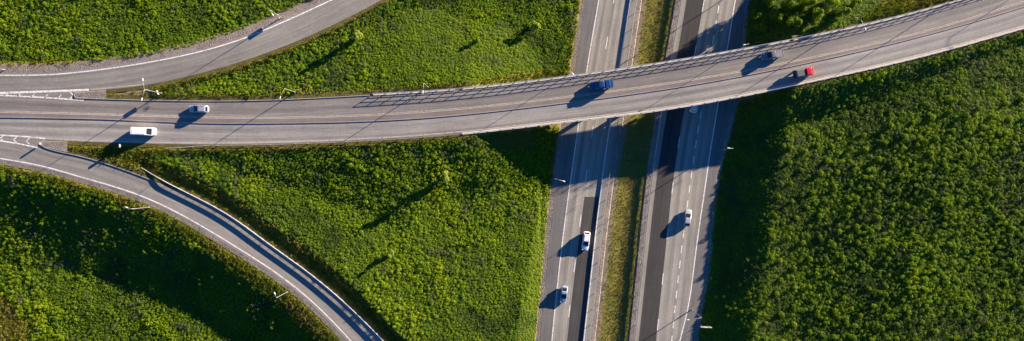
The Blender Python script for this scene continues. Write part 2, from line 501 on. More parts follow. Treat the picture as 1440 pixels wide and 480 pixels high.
ABUT_L, ABUT_R = 655, 1102
c_main = Corridor(mainN, mainS)
c_main_w = Corridor(mainN, mainS, mx <= ABUT_L)
c_main_e = Corridor(mainN, mainS, mx >= ABUT_R)
c_ul = Corridor(ulO, ulI); c_ll = Corridor(llU, llL)
c_ml = Corridor(mw(ML_SH), mw(ML_G, 3)); c_mr = Corridor(mw(MR_G, -3), mw(MR_SH))
c_mw = Corridor(mw(ML_SH), mw(MR_SH))

def terrain(X, Y):
    qx = 720 + X * 5.5; qy = 240 - Y * 5.5
    qyc = np.clip(qy, -400, 880)
    le = spline(*ML_SH, qyc); re = spline(*MR_SH, qyc)
    dl = le - qx; dr = qx - re
    F = 0.15 + 5.3 * smooth(-60, 640, dl)
    Fr = 3.75 * (0.7 * np.clip((dr - 10) / 70, 0, 1) + 0.3 * smooth(10, 84, dr)) + 2.4 * smooth(90, 340, dr)
    F = np.where(dr > -20, Fr, F)
    dU, zU, sU = c_ul.query(X, Y); dL, zL, sL = c_ll.query(X, Y)
    ul_up = (sU > 0) & (qx < 760); ll_dn = (sL < 0) & (qx < 760)
    F = np.where(ul_up, np.maximum(F, zU - 0.5), F)
    F = np.where((sL > 0) & (qx > 150) & (qx < 760) & (dL < 60), np.maximum(F, zL + (1.1 - 0.085 * dL) * smooth(200, 290, qx) - 3 * (1 - smooth(150, 240, qx))), F)
    F = np.where(ll_dn, 1.7 - 0.6 * smooth(250, 600, qx), F)
    big = (value_noise(X, Y, 14, 1) - 0.5) * 0.6 + (value_noise(X, Y, 5, 2) - 0.5) * 0.2
    F = F + big * smooth(0, 40, np.maximum(dl, dr))
    dW, zW, _ = c_main_w.query(X, Y); dE, zE, _ = c_main_e.query(X, Y)
    dM, zM, sM = c_mw.query(X, Y)
    dA, _, _ = c_ml.query(X, Y); dB, _, _ = c_mr.query(X, Y)
    H = F.copy()
    for d, z, sl in ((dW, zW, 0.17 + 0.20 * smooth(560, 670, qx)), (dE, zE, 0.52), (dU, zU, 0.5), (dL, zL, np.where(sL < 0, 0.08 + 0.165 * smooth(2.0, 8.0, dL), 0.45))):
        H = np.maximum(H, z - 0.06 - sl * np.maximum(d - 2.0, 0))
        H = np.minimum(H, np.maximum(z - 0.06 + 0.35 * np.maximum(d - 2.0, 0), z - 0.06))
    H = np.minimum(H, -0.08 + 0.66 * np.maximum(dM - 1.2, 0))
    # V-shaped ditch of the median
    med = (dM < 0) & (dA > 0) & (dB > 0)
    f = dA / np.maximum(dA + dB, 0.1)
    ditch = -0.10 - 0.42 * (1 - np.abs(2 * f - 1))
    H = np.where(med, ditch, H)
    H = np.where((sL > 0) & (qx > 215), H - 0.45 * smooth(1.0, 2.2, dL) * (1 - smooth(3.0, 5.0, dL)), H)
    H = H + (value_noise(X, Y, 1.3, 3) - 0.5) * 0.10
    for d, z in ((dW, zW), (dE, zE), (dU, zU), (dL, zL), (dA, 0.0), (dB, 0.0)):
        H = np.where(d < 0.9, np.minimum(H, z - 0.25), H)
    return H, dict(U=dU, sU=sU, L=dL, sL=sL, W=dW, E=dE, M=dM, A=dA, B=dB, f=f, med=med)

def axis(a, b, step, far):
    core = np.arange(a, b + 1e-6, step); out = []; s = step; v = b
    while v < far: s *= 1.5; v += s; out.append(v)
    out = np.array(out)
    return np.r_[(-(out - b) + a)[::-1], core, out]
gx = axis(-172, 172, 0.65, 1500); gy = axis(-80, 80, 0.65, 1500)
GX, GY = np.meshgrid(gx, gy)
TX, TY = GX.ravel(), GY.ravel()
TZ, TD = terrain(TX, TY)
nxg, nyg = len(gx), len(gy)
idx = np.arange(nxg * nyg).reshape(nyg, nxg)
quads = np.stack([idx[:-1, :-1], idx[:-1, 1:], idx[1:, 1:], idx[1:, :-1]], -1).reshape(-1, 4)
gm = bpy.data.meshes.new('ground')
gm.vertices.add(len(TX)); gm.vertices.foreach_set('co', np.c_[TX, TY, TZ].astype(np.float32).ravel())
gm.loops.add(quads.size); gm.loops.foreach_set('vertex_index', quads.ravel().astype(np.int32))
gm.polygons.add(len(quads))
gm.polygons.foreach_set('loop_start', np.arange(0, quads.size, 4, dtype=np.int32))
gm.update(calc_edges=True)
gm.polygons.foreach_set('use_smooth', np.ones(len(quads), bool))
gm.materials.append(M['ground'])
GZ2 = TZ.reshape(nyg, nxg)
def ground_z(X, Y):
    i = np.clip(np.searchsorted(gx, X) - 1, 0, nxg - 2); j = np.clip(np.searchsorted(gy, Y) - 1, 0, nyg - 2)
    fx = (X - gx[i]) / (gx[i+1] - gx[i]); fy = (Y - gy[j]) / (gy[j+1] - gy[j])
    return (GZ2[j, i]*(1-fx) + GZ2[j, i+1]*fx)*(1-fy) + (GZ2[j+1, i]*(1-fx) + GZ2[j+1, i+1]*fx)*fy
def gz1(x, y): return float(ground_z(np.array([x]), np.array([y]))[0])
def project(X, Y, Z):
    s = FPX / (CAM_H - Z)
    return 720 + X * s, 240 - Y * s
def WG(px, py):
    """spot on the ground seen at a measured place"""
    z = 0.0
    for _ in range(12):
        x, y, _z = W(px, py, z); z = gz1(x, y)
    return x, y, z

# open strips beside the roads, where no thicket grows (outlines as surveyed)
OPEN = [
    [(-600,82),(0,88),(60,87),(100,85),(150,84),(200,79),(260,67),(330,45),(390,19),(437,0),(560,-62),(720,-150),
     (800,-150),(640,-50),(548,0),(480,41),(400,76),(330,102),(262,119),(228,131),(330,134),(400,133.5),(520,128),(600,121),(665,117),(690,110),(765,98),(800,103),
     (1045,62),(1170,40),(1200,36),(1235,8),(1300,-18),(1400,-60),(1900,-260),(1900,-118),(1600,-8),(1440,41),(1290,83),(1170,110),(1110,121),(1045,150),(790,178),
     (640,194),(500,207),(380,213),(250,215),(205,219),(237,231),(279,252),(341,283),(412,335),(463,370),(513,419),(559,466),(615,529),(735,680),
     (606,690),(506,545),(444,480),(406,441),(355,400),(305,361),(253,327),(202,298),(152,279),(101,264),(0,239),(-300,187),(-600,137)],
    [(900,-420),(850,-140),(812,0),(797,100),(777,200),(770,300),(762,400),(752,480),(735,620),(705,900),
     (930,900),(955,620),(978,480),(986,430),(997,370),(1005,270),(1021,200),(1036,142),(1044,73),(1051,0),(1068,-100),(1120,-420)],
]
def open_px(px, py):
    r = np.zeros(len(px), bool)
    for p in OPEN: r |= in_poly(px, py, p)
    return r

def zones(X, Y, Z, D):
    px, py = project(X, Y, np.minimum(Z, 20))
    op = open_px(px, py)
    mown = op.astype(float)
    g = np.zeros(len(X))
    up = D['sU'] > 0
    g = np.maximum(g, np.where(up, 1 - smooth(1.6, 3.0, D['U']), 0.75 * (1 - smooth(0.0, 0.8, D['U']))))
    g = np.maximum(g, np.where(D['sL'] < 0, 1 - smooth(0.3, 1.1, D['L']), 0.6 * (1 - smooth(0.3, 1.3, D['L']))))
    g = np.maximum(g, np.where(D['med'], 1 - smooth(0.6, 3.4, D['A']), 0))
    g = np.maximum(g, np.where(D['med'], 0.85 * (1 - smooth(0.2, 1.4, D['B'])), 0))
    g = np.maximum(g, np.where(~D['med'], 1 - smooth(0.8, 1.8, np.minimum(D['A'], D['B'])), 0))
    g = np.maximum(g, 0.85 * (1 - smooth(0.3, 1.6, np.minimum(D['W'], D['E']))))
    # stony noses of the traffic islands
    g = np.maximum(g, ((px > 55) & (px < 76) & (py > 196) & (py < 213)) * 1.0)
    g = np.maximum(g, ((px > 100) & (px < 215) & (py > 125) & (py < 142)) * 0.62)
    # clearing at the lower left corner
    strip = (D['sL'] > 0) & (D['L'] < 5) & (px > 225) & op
    mown = np.where(strip, 0.0, mown)  # dark floor colour paints shade into the strip beside the guardrail
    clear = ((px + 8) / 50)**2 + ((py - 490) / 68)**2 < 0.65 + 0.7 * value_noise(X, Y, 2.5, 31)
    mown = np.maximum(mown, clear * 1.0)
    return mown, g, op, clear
far = (np.abs(TX) > 260) | (np.abs(TY) > 150)
mown, grav, _, _ = zones(TX, TY, TZ, TD)
mown[far] = 0; grav[far] = 0
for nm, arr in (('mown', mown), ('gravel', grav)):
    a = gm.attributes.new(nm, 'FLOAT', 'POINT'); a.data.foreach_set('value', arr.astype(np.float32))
tag(link('ground', gm), kind='structure')

# ------------------------------------------------------------------ road surfaces
def stripe_w(name, P, width, mat, parent, dz):
    Nn, _ = plan_normals(P)
    A = P.copy(); B = P.copy()
    A[:, :2] += Nn * width / 2; B[:, :2] -= Nn * width / 2
    return ribbon(name, A, B, mat, parent, dz)

road = tag(ribbon('overpass_road', mainN, medU, M['main_upper'], cols=6), kind='structure')
ribbon('lane_surface', medL, mainS, M['main_lower'], road, 0.0, 6)
# raised narrow median: kerbs and brown paving
cw = []
P_u, P_l = medU, medL
sweep('kerb', P_u, [(0.0, -0.05), (0.0, 0.14), (-0.16, 0.15), (-0.16, 0.0)], M['kerb'], road)
sweep('kerb', P_l, [(0.16, 0.0), (0.16, 0.15), (0.0, 0.14), (0.0, -0.05)], M['kerb'], road)
Nn, _ = plan_normals(P_u); Au = P_u.copy(); Au[:, :2] -= Nn * 0.16; Bl = P_l.copy(); Bl[:, :2] += Nn * 0.16
ribbon('median_paving', Au, Bl, M['median_strip'], road, 0.13, 2)
edge_s = main_line(MAIN_S, mx, dy=-2.0)
stripe_w('edge_line', edge_s[mx > 62], 0.17, M['paint_old'], road, 0.006)
lit_kerb_line = main_line(MED_U, mx, dy=-1.6)
stripe_w('edge_line', lit_kerb_line, 0.12, M['paint_old'], road, 0.006)  # no road marking: pale stripe paints in the sunlit face of the median kerb

ul = tag(ribbon('curved_ramp_road', ulO, ulI, M['ramp'], dz=0.006, cols=4), kind='structure')
ll = tag(ribbon('lower_ramp_road', llU, llL, M['ramp'], dz=0.006, cols=4), kind='structure')
UL_LINE = curve_px([(-500,109),(-200,108),(0,106),(60,105.5),(150,97),(230,84),(330,58.5),(400,30.5),(475,-4),(565,-48),(705,-122)], 220)
stripe_w('edge_line', to_world(UL_LINE, z_ul(UL_LINE[:, 0])), 0.27, M['paint'], ul, 0.012)
INL = curve_px([(128,126.2),(200,119),(270,104.5),(330,88),(400,63.5),(480,28),(540,-3.5)], 120)
INL = curve_px([(128,126.2),(165,122.6),(200,119)], 40)
stripe_w('edge_line', to_world(INL, z_ul(INL[:, 0])), 0.16, M['paint_old'], ul, 0.012)
LL_LINE = curve_px([(-500,148),(-200,190),(0,223),(60,234),(110,248),(190,272.5),(287,320),(333,348),(384,381),(433,419),(493,479),(543,537),(643,677)], 220)
stripe_w('edge_line', to_world(LL_LINE, z_ll(LL_LINE[:, 0])), 0.29, M['paint'], ll, 0.012)
LL_LINE2 = curve_px([(262,271.5),(320,304),(380,347),(430,383),(490,433.5),(533,477),(598,549)], 120)
stripe_w('edge_line', to_world(LL_LINE2, z_ll(LL_LINE2[:, 0])), 0.18, M['paint_old'], ll, 0.012)

def mark(pts, wpx, parent, name='gore_mark', mat='paint', zf=z_ul, dz=0.014, n=None):
    p = np.asarray(pts, float)
    q = curve_px(p, n or 12) if len(p) == 2 else p
    # polylines with corners keep their corners
    P = to_world(q, np.full(len(q), float(np.mean(zf(p[:, 0])))))
    return stripe_w(name, P, wpx / 5.72, M[mat], parent, dz)
def gore(a, b, parent, zf):
    A, B = curve_px(a, 30), curve_px(b, 30)
    ribbon('gore_surface', to_world(A, 7.0), to_world(B, 7.0), M['ramp'], parent, 0.0035)
gore([(-120,126),(0,129.5),(60,128.5),(112,127)], [(-120,140),(0,137),(60,140),(112,142)], ul, z_ul)
gore([(-120,182),(0,188.5),(30,190.5),(64,196)], [(-120,192),(0,200),(30,205),(64,210)], ll, z_ll)
# gore between curved ramp and overpass road
mark([(-260,138),(0,131),(70,128.6),(125,126.6)], 3.0, ul)
mark([(-260,126),(0,134.2),(60,137.2),(118,141.3)], 2.0, ul)
for k, x in enumerate((8, 27, 46, 65, 84)):
    t = x / 120
    yl = 134.2 + (141.3 - 134.2) * t; yu = 131 - 4.4 * t
    mark([(x - 2.5, yl - .3), (x + 2.5, yl - (yl - yu) * .55)], 1.3, ul)
mark([(97.5,139.6),(103,134.8)], 1.5, ul); mark([(103,134.4),(98.5,129.2)], 1.5, ul)
# gore between lower ramp and overpass road
mark([(-260,178),(0,190.2),(40,192.6),(64,195.2)], 2.0, ll, zf=z_ll)
mark([(-260,188),(0,198.2),(25,202),(53,208)], 2.0, ll, zf=z_ll)
for x, y0, y1 in ((2, 191.5, 198), (21, 193, 200.5), (39, 194.5, 203)):
    ym = (y0 + y1) / 2
    mark([(x + 2.5, y0), (x - 2, ym)], 1.3, ll, zf=z_ll); mark([(x - 2, ym + .2), (x + 2.5, y1)], 1.3, ll, zf=z_ll)

# motorway
mwl = tag(ribbon('motorway_carriageway', mw(ML_SH), mw(ML_G, 1.5), M['shoulder'], cols=2), kind='structure')
ribbon('lane_surface', mw(ML_L, -0.5), mw(ML_R), M['lane'], mwl, 0.005, 4)
ribbon('median_edge_paving', mw(ML_R), mw(ML_G, 1.4), M['edge_strip'], mwl, 0.005, 2)
def mw_part(tabA, tabB, y0, y1, name, mat, parent, dz, n=80):
    y = np.linspace(y0, y1, n)
    A = to_world(np.c_[spline(*tabA, y), y], 0.0); B = to_world(np.c_[spline(*tabB, y), y], 0.0)
    return ribbon(name, A, B, mat, parent, dz)
MID = (ML_L[0], [819 + 0.0 if False else v for v in (943, 881, 863.5, 846.5, 831, 817.5, 805, 796, 785, 762)])
MIDP = (MID[0], [v + 1.5 for v in MID[1]])
MLRm = (ML_R[0], [v - 1.2 for v in ML_R[1]])
mw_part(MIDP, MLRm, 277, 880, 'resurfaced_patch', M['patch'], mwl, 0.009)
def mw_line(tab, y0, y1, wid, name, mat, parent, dz=0.014, n=60):
    y = np.linspace(y0, y1, n)
    return stripe_w(name, to_world(np.c_[spline(*tab, y), y], 0.0), wid, mat, parent, dz)
mw_line(ML_L, -400, 880, 0.25, 'edge_line', M['paint'], mwl, n=200)
mw_line(ML_R, -400, 880, 0.24, 'edge_line', M['paint'], mwl, n=200)
for y0 in [-12 - 63*k for k in range(3, -1, -1)] + [52, 115, 177, 239, 302, 366, 429, 492, 555, 618]:
    mw_line(MID, y0, y0 + 17, 0.22, 'lane_dash', M['paint'], mwl, n=4)
mwr = tag(ribbon('motorway_carriageway', mw(MR_G, -1.5), mw(MR_SH), M['edge_strip'], cols=2), kind='structure')
ribbon('resurfaced_lane', mw(MR_P0), mw(MR_P1), M['patch_r'], mwr, 0.006)
ribbon('lane_surface', mw(MR_P1), mw(MR_R, 0.6), M['lane'], mwr, 0.005, 4)
ribbon('hard_shoulder', mw(MR_R, 0.6), mw(MR_SH), M['shoulder'], mwr, 0.005, 2)
mw_line(MR_R, -400, 880, 0.26, 'edge_line', M['paint'], mwr, n=260)
for k in range(-14, 30):
    y0 = 8 + 21.1 * k
    if 300 < y0 < 312: continue
    mw_line(MR_D, y0, y0 + 10.8, 0.26, 'lane_dash', M['paint'], mwr, n=4)
MRL = (MR_P1[0], [v + 0.4 for v in MR_P1[1]])
for k in range(-5, 9):
    y0 = 128.5 + 64 * k
    mw_line(MRL, y0 + 0, y0 + 16, 0.2, 'lane_dash', M['paint'], mwr, n=4)
MRE = (MR_P0[0], [v - 1.0 for v in MR_P0[1]])

# shoulders (gravel aprons that carry the asphalt edge down to the ground) and kerbs
def apron(P, side, wid, parent, mat='gravel', drop=0.05, name='gravel_shoulder'):
    # side +1: to the left of the direction of travel along P
    prof = [(0.02 * side * -1, -0.012), (0.35 * side, -0.02), (wid * side, -drop), ((wid + 0.5) * side, -drop - 0.45)]
    Q = resample(P, 1.2)
    return sweep(name, Q, prof if side < 0 else prof[::-1], M[mat], parent)
apron(ulO, +1, 1.5, ul); apron(llL, -1, 1.0, ll)
apron(mw(ML_SH), -1, 1.2, mwl); apron(mw(MR_SH), +1, 1.0, mwr)
apron(mw(ML_G, 1.5), +1, 1.0, mwl); apron(mw(MR_G, -1.5), -1, 1.0, mwr)
def kerb_line(P, side, parent, h=0.13):
    prof = [(0, -0.06), (0, h - 0.01), (0.02, h), (0.16, h), (0.18, h - 0.04), (1.3, h - 0.07), (1.8, -0.45)]
    prof = [(o * side, z) for o, z in prof]
    if side > 0: prof = prof[::-1]
    return sweep('kerb', resample(P, 1.0), prof, M['verge'], parent)
def kerb_stone(P, side, parent, h=0.13):
    prof = [(0.0, -0.04), (0.0, h), (0.17, h + 0.01), (0.17, -0.04)]
    prof = [(o * side, z) for o, z in prof]
    if side > 0: prof = prof[::-1]
    return sweep('kerb', resample(P, 1.0), prof, M['kerb'], parent)
sN = (mx > 104) & (mx < 522)
kerb_line(mainN[sN], +1, road); kerb_stone(mainN[sN], +1, road)
apron(mainS[(mx > 60) & (mx < 660)], -1, 0.9, road, 'verge', drop=0.02, name='verge')
apron(mainN[mx > 1110], +1, 0.9, road, 'verge', name='verge'); apron(mainS[mx > 1110], -1, 0.7, road, 'verge', name='verge')
for P_, sd_ in ((mainN[mx > 1112], 1), (mainS[mx > 1112], -1), (mainN[(mx > 520) & (mx < ABUT_L - 10)], 1)):
    prof_ = [(-0.05 * sd_, -0.02), (-0.05 * sd_, 0.10), (0.40 * sd_, 0.11), (0.40 * sd_, -0.5)]
    sweep('edge_beam', P_, prof_ if sd_ < 0 else prof_[::-1], M['concrete'], road)
sU = UL_IN[:, 0] > 110
apron(ulI[sU], -1, 0.9, ul, 'verge', name='verge')
sL = (LL_UP[:, 0] > 60) & (LL_UP[:, 0] < 215)
kerb_line(llU[sL], +1, ll, 0.16); kerb_stone(llU[sL], +1, ll, 0.16)
apron(llU[LL_UP[:, 0] >= 210], +1, 0.9, ll, 'verge', name='verge')

# traffic islands: raised beds with a rounded nose
def island(name, outline_px, z, h, label):
    P = np.asarray(outline_px, float)
    Wd = to_world(P, z)
    c = Wd.mean(0); n = len(Wd)
    rings = []
    for sc, dz in ((1.0, -0.1), (1.0, h), (0.0, h), (0.0, h - 0.02)):
        pass
    Nn, _ = plan_normals(np.r_[Wd, Wd[:1]])
    area = 0.5 * np.sum(Wd[:, 0] * np.roll(Wd[:, 1], -1) - np.roll(Wd[:, 0], -1) * Wd[:, 1])
    sgn = 1 if area > 0 else -1          # left normal points inwards when counter-clockwise
    Nn = Nn[:-1] * sgn
    inner = Wd.copy(); inner[:, :2] += Nn * 0.17
    root = empty(name, tuple(c))
    V = []; F = []
    for src, dz in ((Wd, -0.06), (Wd, h), (inner, h + 0.01), (inner, h - 0.05)):
        V += [tuple(p + np.array([0, 0, dz]) - c) for p in src]
    for r in range(3):
        for i in range(n):
            j = (i + 1) % n
            if min(outline_px[i][0], outline_px[j][0]) >= max(q[0] for q in outline_px) - .01: continue
            F.append((r*n + i, r*n + j, (r+1)*n + j, (r+1)*n + i))
    link('kerb', new_mesh('kerb', V, F, M['kerb']), root)
    V = [tuple(p + np.array([0, 0, h - 0.01]) - c) for p in inner] + [(0, 0, h + 0.03)]
    F = [(i, (i + 1) % n, n) for i in range(n)]
    link('gravel_bed', new_mesh('gravel_bed', V, F, M['gravel']), root)
    tag(root, label, 'traffic island')
    return root
island('traffic_island', [(104,134.5),(104.5,133),(105.7,131.6),(107.5,130.5),(110,129.9),(125,128.9),(150,126.8),(150,139.8),(125,139),(112,138.2),(108,137.7),(105.6,136.8),(104.4,135.8)], 7.0, 0.13, 'kerbed gravel island nose between curved ramp and overpass road')
island('traffic_island', [(57,203),(57.3,201.2),(58.4,199.7),(60.3,198.6),(63,198.1),(80,198.9),(96,199.7),(96,214.6),(80,211),(67,208),(62,206.8),(59,205.6),(57.4,204.4)], 7.0, 0.16, 'kerbed gravel island nose between overpass road and lower ramp')

# ------------------------------------------------------------------ bridge
bsel = (mx >= ABUT_L - 8) & (mx <= ABUT_R + 8)
bN, bS = mainN[bsel], mainS[bsel]
bridge = tag(empty('road_bridge', tuple((bN[len(bN)//2] + bS[len(bN)//2]) / 2 * np.array([1, 1, 0]))), 'long curved concrete overpass deck crossing the motorway', 'bridge')
boff = np.array(bridge.location)
def rel(P): return P - boff
Cb = (bN + bS) / 2; hwb = np.linalg.norm(bN - bS, axis=1).mean() / 2
sweep('deck', rel(Cb), [(-hwb - 0.1, -0.03), (hwb + 0.1, -0.03), (hwb + 0.1, -0.35), (hwb - 2.2, -1.3), (-hwb + 2.2, -1.3), (-hwb - 0.1, -0.35)][::-1], M['concrete'], bridge, closed=True)
for P, sd in ((bN, 1), (bS, -1)):
    prof = [(-0.05, -0.02), (-0.05, 0.10), (0.45, 0.12), (0.45, -0.55), (0.1, -0.55)]
    prof = [(o * sd, z) for o, z in prof]
    if sd < 0: prof = prof[::-1]
    sweep('edge_beam', rel(P), prof, M['concrete'], bridge, closed=True)
for px in (772, 902, 1042):
    yN, yS = spline(*MAIN_N, [px])[0], spline(*MAIN_S, [px])[0]
    for t in (0.25, 0.75):
        # columns lean with the motorway axis under the deck
        y = yN * (1 - t) + yS * t
        qx = {772: spline(*ML_SH, [y])[0] - 14, 902: (spline(*ML_G, [y])[0] + spline(*MR_G, [y])[0]) / 2, 1042: spline(*MR_SH, [y])[0] + 16}[px]
        x, yy, _ = W(qx, y, 0.0)
        MB().tube([(x - boff[0], yy - boff[1], gz1(x, yy) - 0.5), (x - boff[0], yy - boff[1], 6.25)], 0.55, 16).obj('column', M['concrete'], bridge, True)
for k in (0, -1):
    a, b = bN[k], bS[k]
    t = (bN[1] - bN[0]) if k == 0 else (bN[-2] - bN[-1]); t = t / np.linalg.norm(t)
    v = []
    for p in (a, b):
        for s_, z in ((0.0, 3.0), (1.0, 3.0), (1.0, 6.4), (0.0, 6.4)):
            v.append((p[0] + t[0]*s_ - boff[0], p[1] + t[1]*s_ - boff[1], z))
    MB().add(v, [(0,1,2,3),(7,6,5,4),(0,4,5,1),(1,5,6,2),(2,6,7,3),(3,7,4,0)]).obj('abutment', M['concrete'], bridge)

# ------------------------------------------------------------------ railings and guard rails
def post_mesh(name, w, d, h, mat, base=-0.3):
    return MB().box(-w/2, w/2, -d/2, d/2, base, h).mesh(name, mat)
def tube_profile(r, z, n=6):
    return [(r * math.cos(2*math.pi*k/n), z + r * math.sin(2*math.pi*k/n)) for k in range(n)][::-1]
def w_beam(face, z0, z1):
    """folded steel beam, face = side it bulges to"""
    h = z1 - z0
    p = [(0, z0), (0.08*face, z0 + .18*h), (0.08*face, z0 + .34*h), (0, z0 + .5*h), (0.08*face, z0 + .66*h), (0.08*face, z0 + .82*h), (0, z1),
         (-0.012*face, z1), (-0.012*face, z0 + .5*h), (-0.012*face, z0)]
    return p if face < 0 else p[::-1]

def railing(name, P, label, heights, r, spacing, post_h, mat, group=None, posts_dark=False, base=0.12):
    P = resample(P, 1.5)
    root = tag(empty(name, tuple(P[len(P)//2])), label, 'railing', group)
    o = np.array(root.location)
    for h in heights:
        sweep('rail', P - o, tube_profile(r, h), mat, root, closed=True)
    pm = post_mesh('post', 0.13, 0.13, post_h, mat, base - 0.1)
    Q = resample(P, spacing); Nn, tt = plan_normals(Q)
    for q, t in zip(Q, tt):
        link('post', pm, root, tuple(q - o), math.atan2(t[1], t[0]))
    return root

rn = (mx >= 522) & (mx <= 1640)
PN = mainN[rn].copy(); nn, _ = plan_normals(PN); PN[:, :2] += nn * 0.28
railing('bridge_railing', PN, 'tall three bar steel railing along the upper edge of the overpass', (0.40, 0.80, 1.20), 0.05, 3.15, 1.2, M['rail_steel'])
PS = main_line(MAIN_S, np.linspace(236, 1640, 300), dy=0.0)
dd = np.linspace(236, 1640, 300)
nn, _ = plan_normals(PS); PS[:, :2] -= nn * (0.28 + 0.75 * (1 - smooth(236, 300, dd)))[:, None]
railing('bridge_railing', PS, 'steel railing along the lower edge of the overpass beside triangular thicket', (0.40, 0.75, 1.08), 0.045, 3.15, 1.08, M['rail_pale'])

def guardrail(P, label, face, mat, spacing, z0=0.45, z1=0.78, low=None, end_down=True, group=None, post_mat=None):
    P = resample(P, 1.0)
    root = tag(empty('guardrail', tuple(P[len(P)//2])), label, 'guardrail', group)
    o = np.array(root.location)
    Q = P.copy()
    if end_down:
        s = arclen(P); Q[:, 2] -= 0.62 * (1 - smooth(0, 8, s))
    sweep('beam', Q - o, w_beam(face, z0, z1), mat, root, closed=True)
    if low: sweep('lower_beam', Q - o, w_beam(face, *low), mat, root, closed=True)
    pm = post_mesh('post', 0.07, 0.12, z1 - 0.04, post_mat or M['steel'], -0.4)
    R = resample(Q, spacing); nR, tR = plan_normals(R)
    for q, t, nn in zip(R, tR, nR):
        p = q - o; p[:2] -= nn * 0.085 * face
        link('post', pm, root, tuple(p), math.atan2(t[1], t[0]))
    return root
RL = curve_px([(199,236),(228,252.5),(260,269),(320,301),(380,343.5),(430,379.5),(490,429.5),(537,476),(602,548),(680,648)], 200)
zr = z_ll(RL[:, 0])
guardrail(to_world(RL, zr), 'pale steel guardrail along the outer bend of the lower ramp', -1, M['rail_pale'], 2.0, 0.50, 0.86, low=(0.06, 0.30))
yy = np.linspace(-240, 720, 200)
guardrail(to_world(np.c_[spline(*ML_G, yy), yy], 0.0), 'grey steel guardrail on the left side of the motorway median', +1, M['rail_dark'], 4.0, end_down=False)
guardrail(to_world(np.c_[spline(*MR_G, yy), yy], 0.0), 'yellowed steel guardrail on the right side of the motorway median', -1, M['rail_yellow'], 4.0, 0.42, 0.75, end_down=False)

# ------------------------------------------------------------------ street lamps
def lamp(top_px, base_z, H, heads, label, sign=None, base_px=None, group='street lamps', mat='steel'):
    """heads: list of (dx, dy) arm ends in metres"""
    if base_px is None:
        x, y, _ = W(top_px[0], top_px[1], base_z + H)
    else:
        x, y, _ = W(base_px[0], base_px[1], base_z)
    root = tag(empty('street_lamp', (x, y, base_z)), label, 'street lamp', group)
    MB().tube([(0, 0, -0.8), (0, 0, 0.9), (0, 0, 0.95)], [0.15, 0.14, 0.10], 10).obj('base', M['steel'], root, True)
    MB().tube([(0, 0, 0.9), (0, 0, H * 0.5), (0, 0, H)], [0.09, 0.072, 0.05], 10).obj('pole', M[mat], root, True)
    for dx, dy in heads:
        L = math.hypot(dx, dy); ux, uy = dx / L, dy / L
        MB().tube([(0, 0, H - 0.25), (ux*L*.12, uy*L*.12, H - 0.03), (ux*L*.5, uy*L*.5, H + 0.10), (ux*L, uy*L, H + 0.16)], [0.05, 0.045, 0.04, 0.035], 8).obj('arm', M[mat], root, True)
        a = math.atan2(dy, dx)
        rings = []
        for s_, w, h in ((-0.08, 0.04, 0.04), (0.05, 0.09, 0.07), (0.28, 0.15, 0.09), (0.56, 0.15, 0.08), (0.70, 0.11, 0.05), (0.74, 0.04, 0.03)):
            ring = []
            for k in range(10):
                t = 2*math.pi*k/10
                lx, ly, lz = s_, w * math.cos(t), h * math.sin(t)
                ring.append((dx - ux*.1 + lx*ux - ly*uy, dy - uy*.1 + lx*uy + ly*ux, H + 0.17 + lz))
            rings.append(ring)
        hd = MB().rings(rings).obj('lamp_head', M['white_steel'], root, True)
        v = []
        for lx, ly in ((0.15, -0.14), (0.65, -0.14), (0.65, 0.14), (0.15, 0.14)):
            v.append((dx - ux*.1 + lx*ux - ly*uy, dy - uy*.1 + lx*uy + ly*ux, H + 0.06))
        MB().add(v + [(a_, b_, c_ + .03) for a_, b_, c_ in v], [(3,2,1,0),(4,5,6,7),(0,1,5,4),(1,2,6,5),(2,3,7,6),(3,0,4,7)]).obj('lens', M['lamp_lens'], hd)
    return root

L_DOUBLE = lamp((203,126), 7.0, 9.0, [(-0.3, 2.0), (-0.5, -2.1)], 'double headed street lamp on the grass wedge between the two roads')
L_ONE = lamp((400,124.5), 7.2, 9.0, [(-0.9, -2.0)], 'street lamp on upper kerb of overpass road, between wagon and railing')
lamp((596,117), 7.3, 9.0, [(-0.2, -1.9)], 'street lamp beside the left end of the tall upper railing')
lamp((1211,28), 7.4, 9.0, [(0.8, -2.0)], 'street lamp above the overpass railing, right of the pickups')
lamp((1375,-14), 7.4, 9.0, [(0.9, -2.0)], 'street lamp by upper railing just outside the top edge, seen by its shadow')
lamp(None, 7.4, 9.0, [(0.9, -2.0)], 'street lamp far along the overpass road, seen by its shadow', base_px=(1540,-78))
L_UL = lamp((381.5,17), z_ul(395) - 0.1, 9.0, [(0.5, -0.9)], 'street lamp on the gravel edge of the curved ramp', base_px=(396,25))
lamp(None, 6.9, 9.0, [(0.2, -1.5)], 'street lamp on the gravel at the left picture edge', base_px=(6.5,98.5))
lamp(None, z_ll(205) - 0.2, 9.0, [(-1.0, 0.3)], 'street lamp on the grassy edge of lower ramp, opposite the guardrail end', base_px=(211,291.5))
lamp(None, z_ll(404) - 0.2, 9.0, [(-0.3, 0.8)], 'street lamp on grassy edge of lower ramp near picture bottom', base_px=(404.5,410.5))
lamp((782,252), 0.0, 13.2, [(1.5, -0.45)], 'motorway lamp on the left verge below the overpass')
lamp((802,101), 0.0, 13.2, [(0.4, -0.4)], 'motorway lamp rising just above the upper railing, left carriageway')
lamp((1053,62), 0.0, 13.2, [(-0.9, -0.2)], 'motorway lamp rising beside the upper railing, right carriageway')
lamp((1031,209), 0.0, 13.2, [(-0.9, 0.05)], 'motorway lamp in the shade at the right verge below the overpass')
lamp((987,447), 0.0, 10.6, [(-3.2, -0.5)], 'long armed motorway lamp at the right verge near picture bottom')
lamp(None, 0.0, 13.2, [(-1.6, 0.1)], 'motorway lamp outside the top edge, seen by its shadow', base_px=(1057,-26))

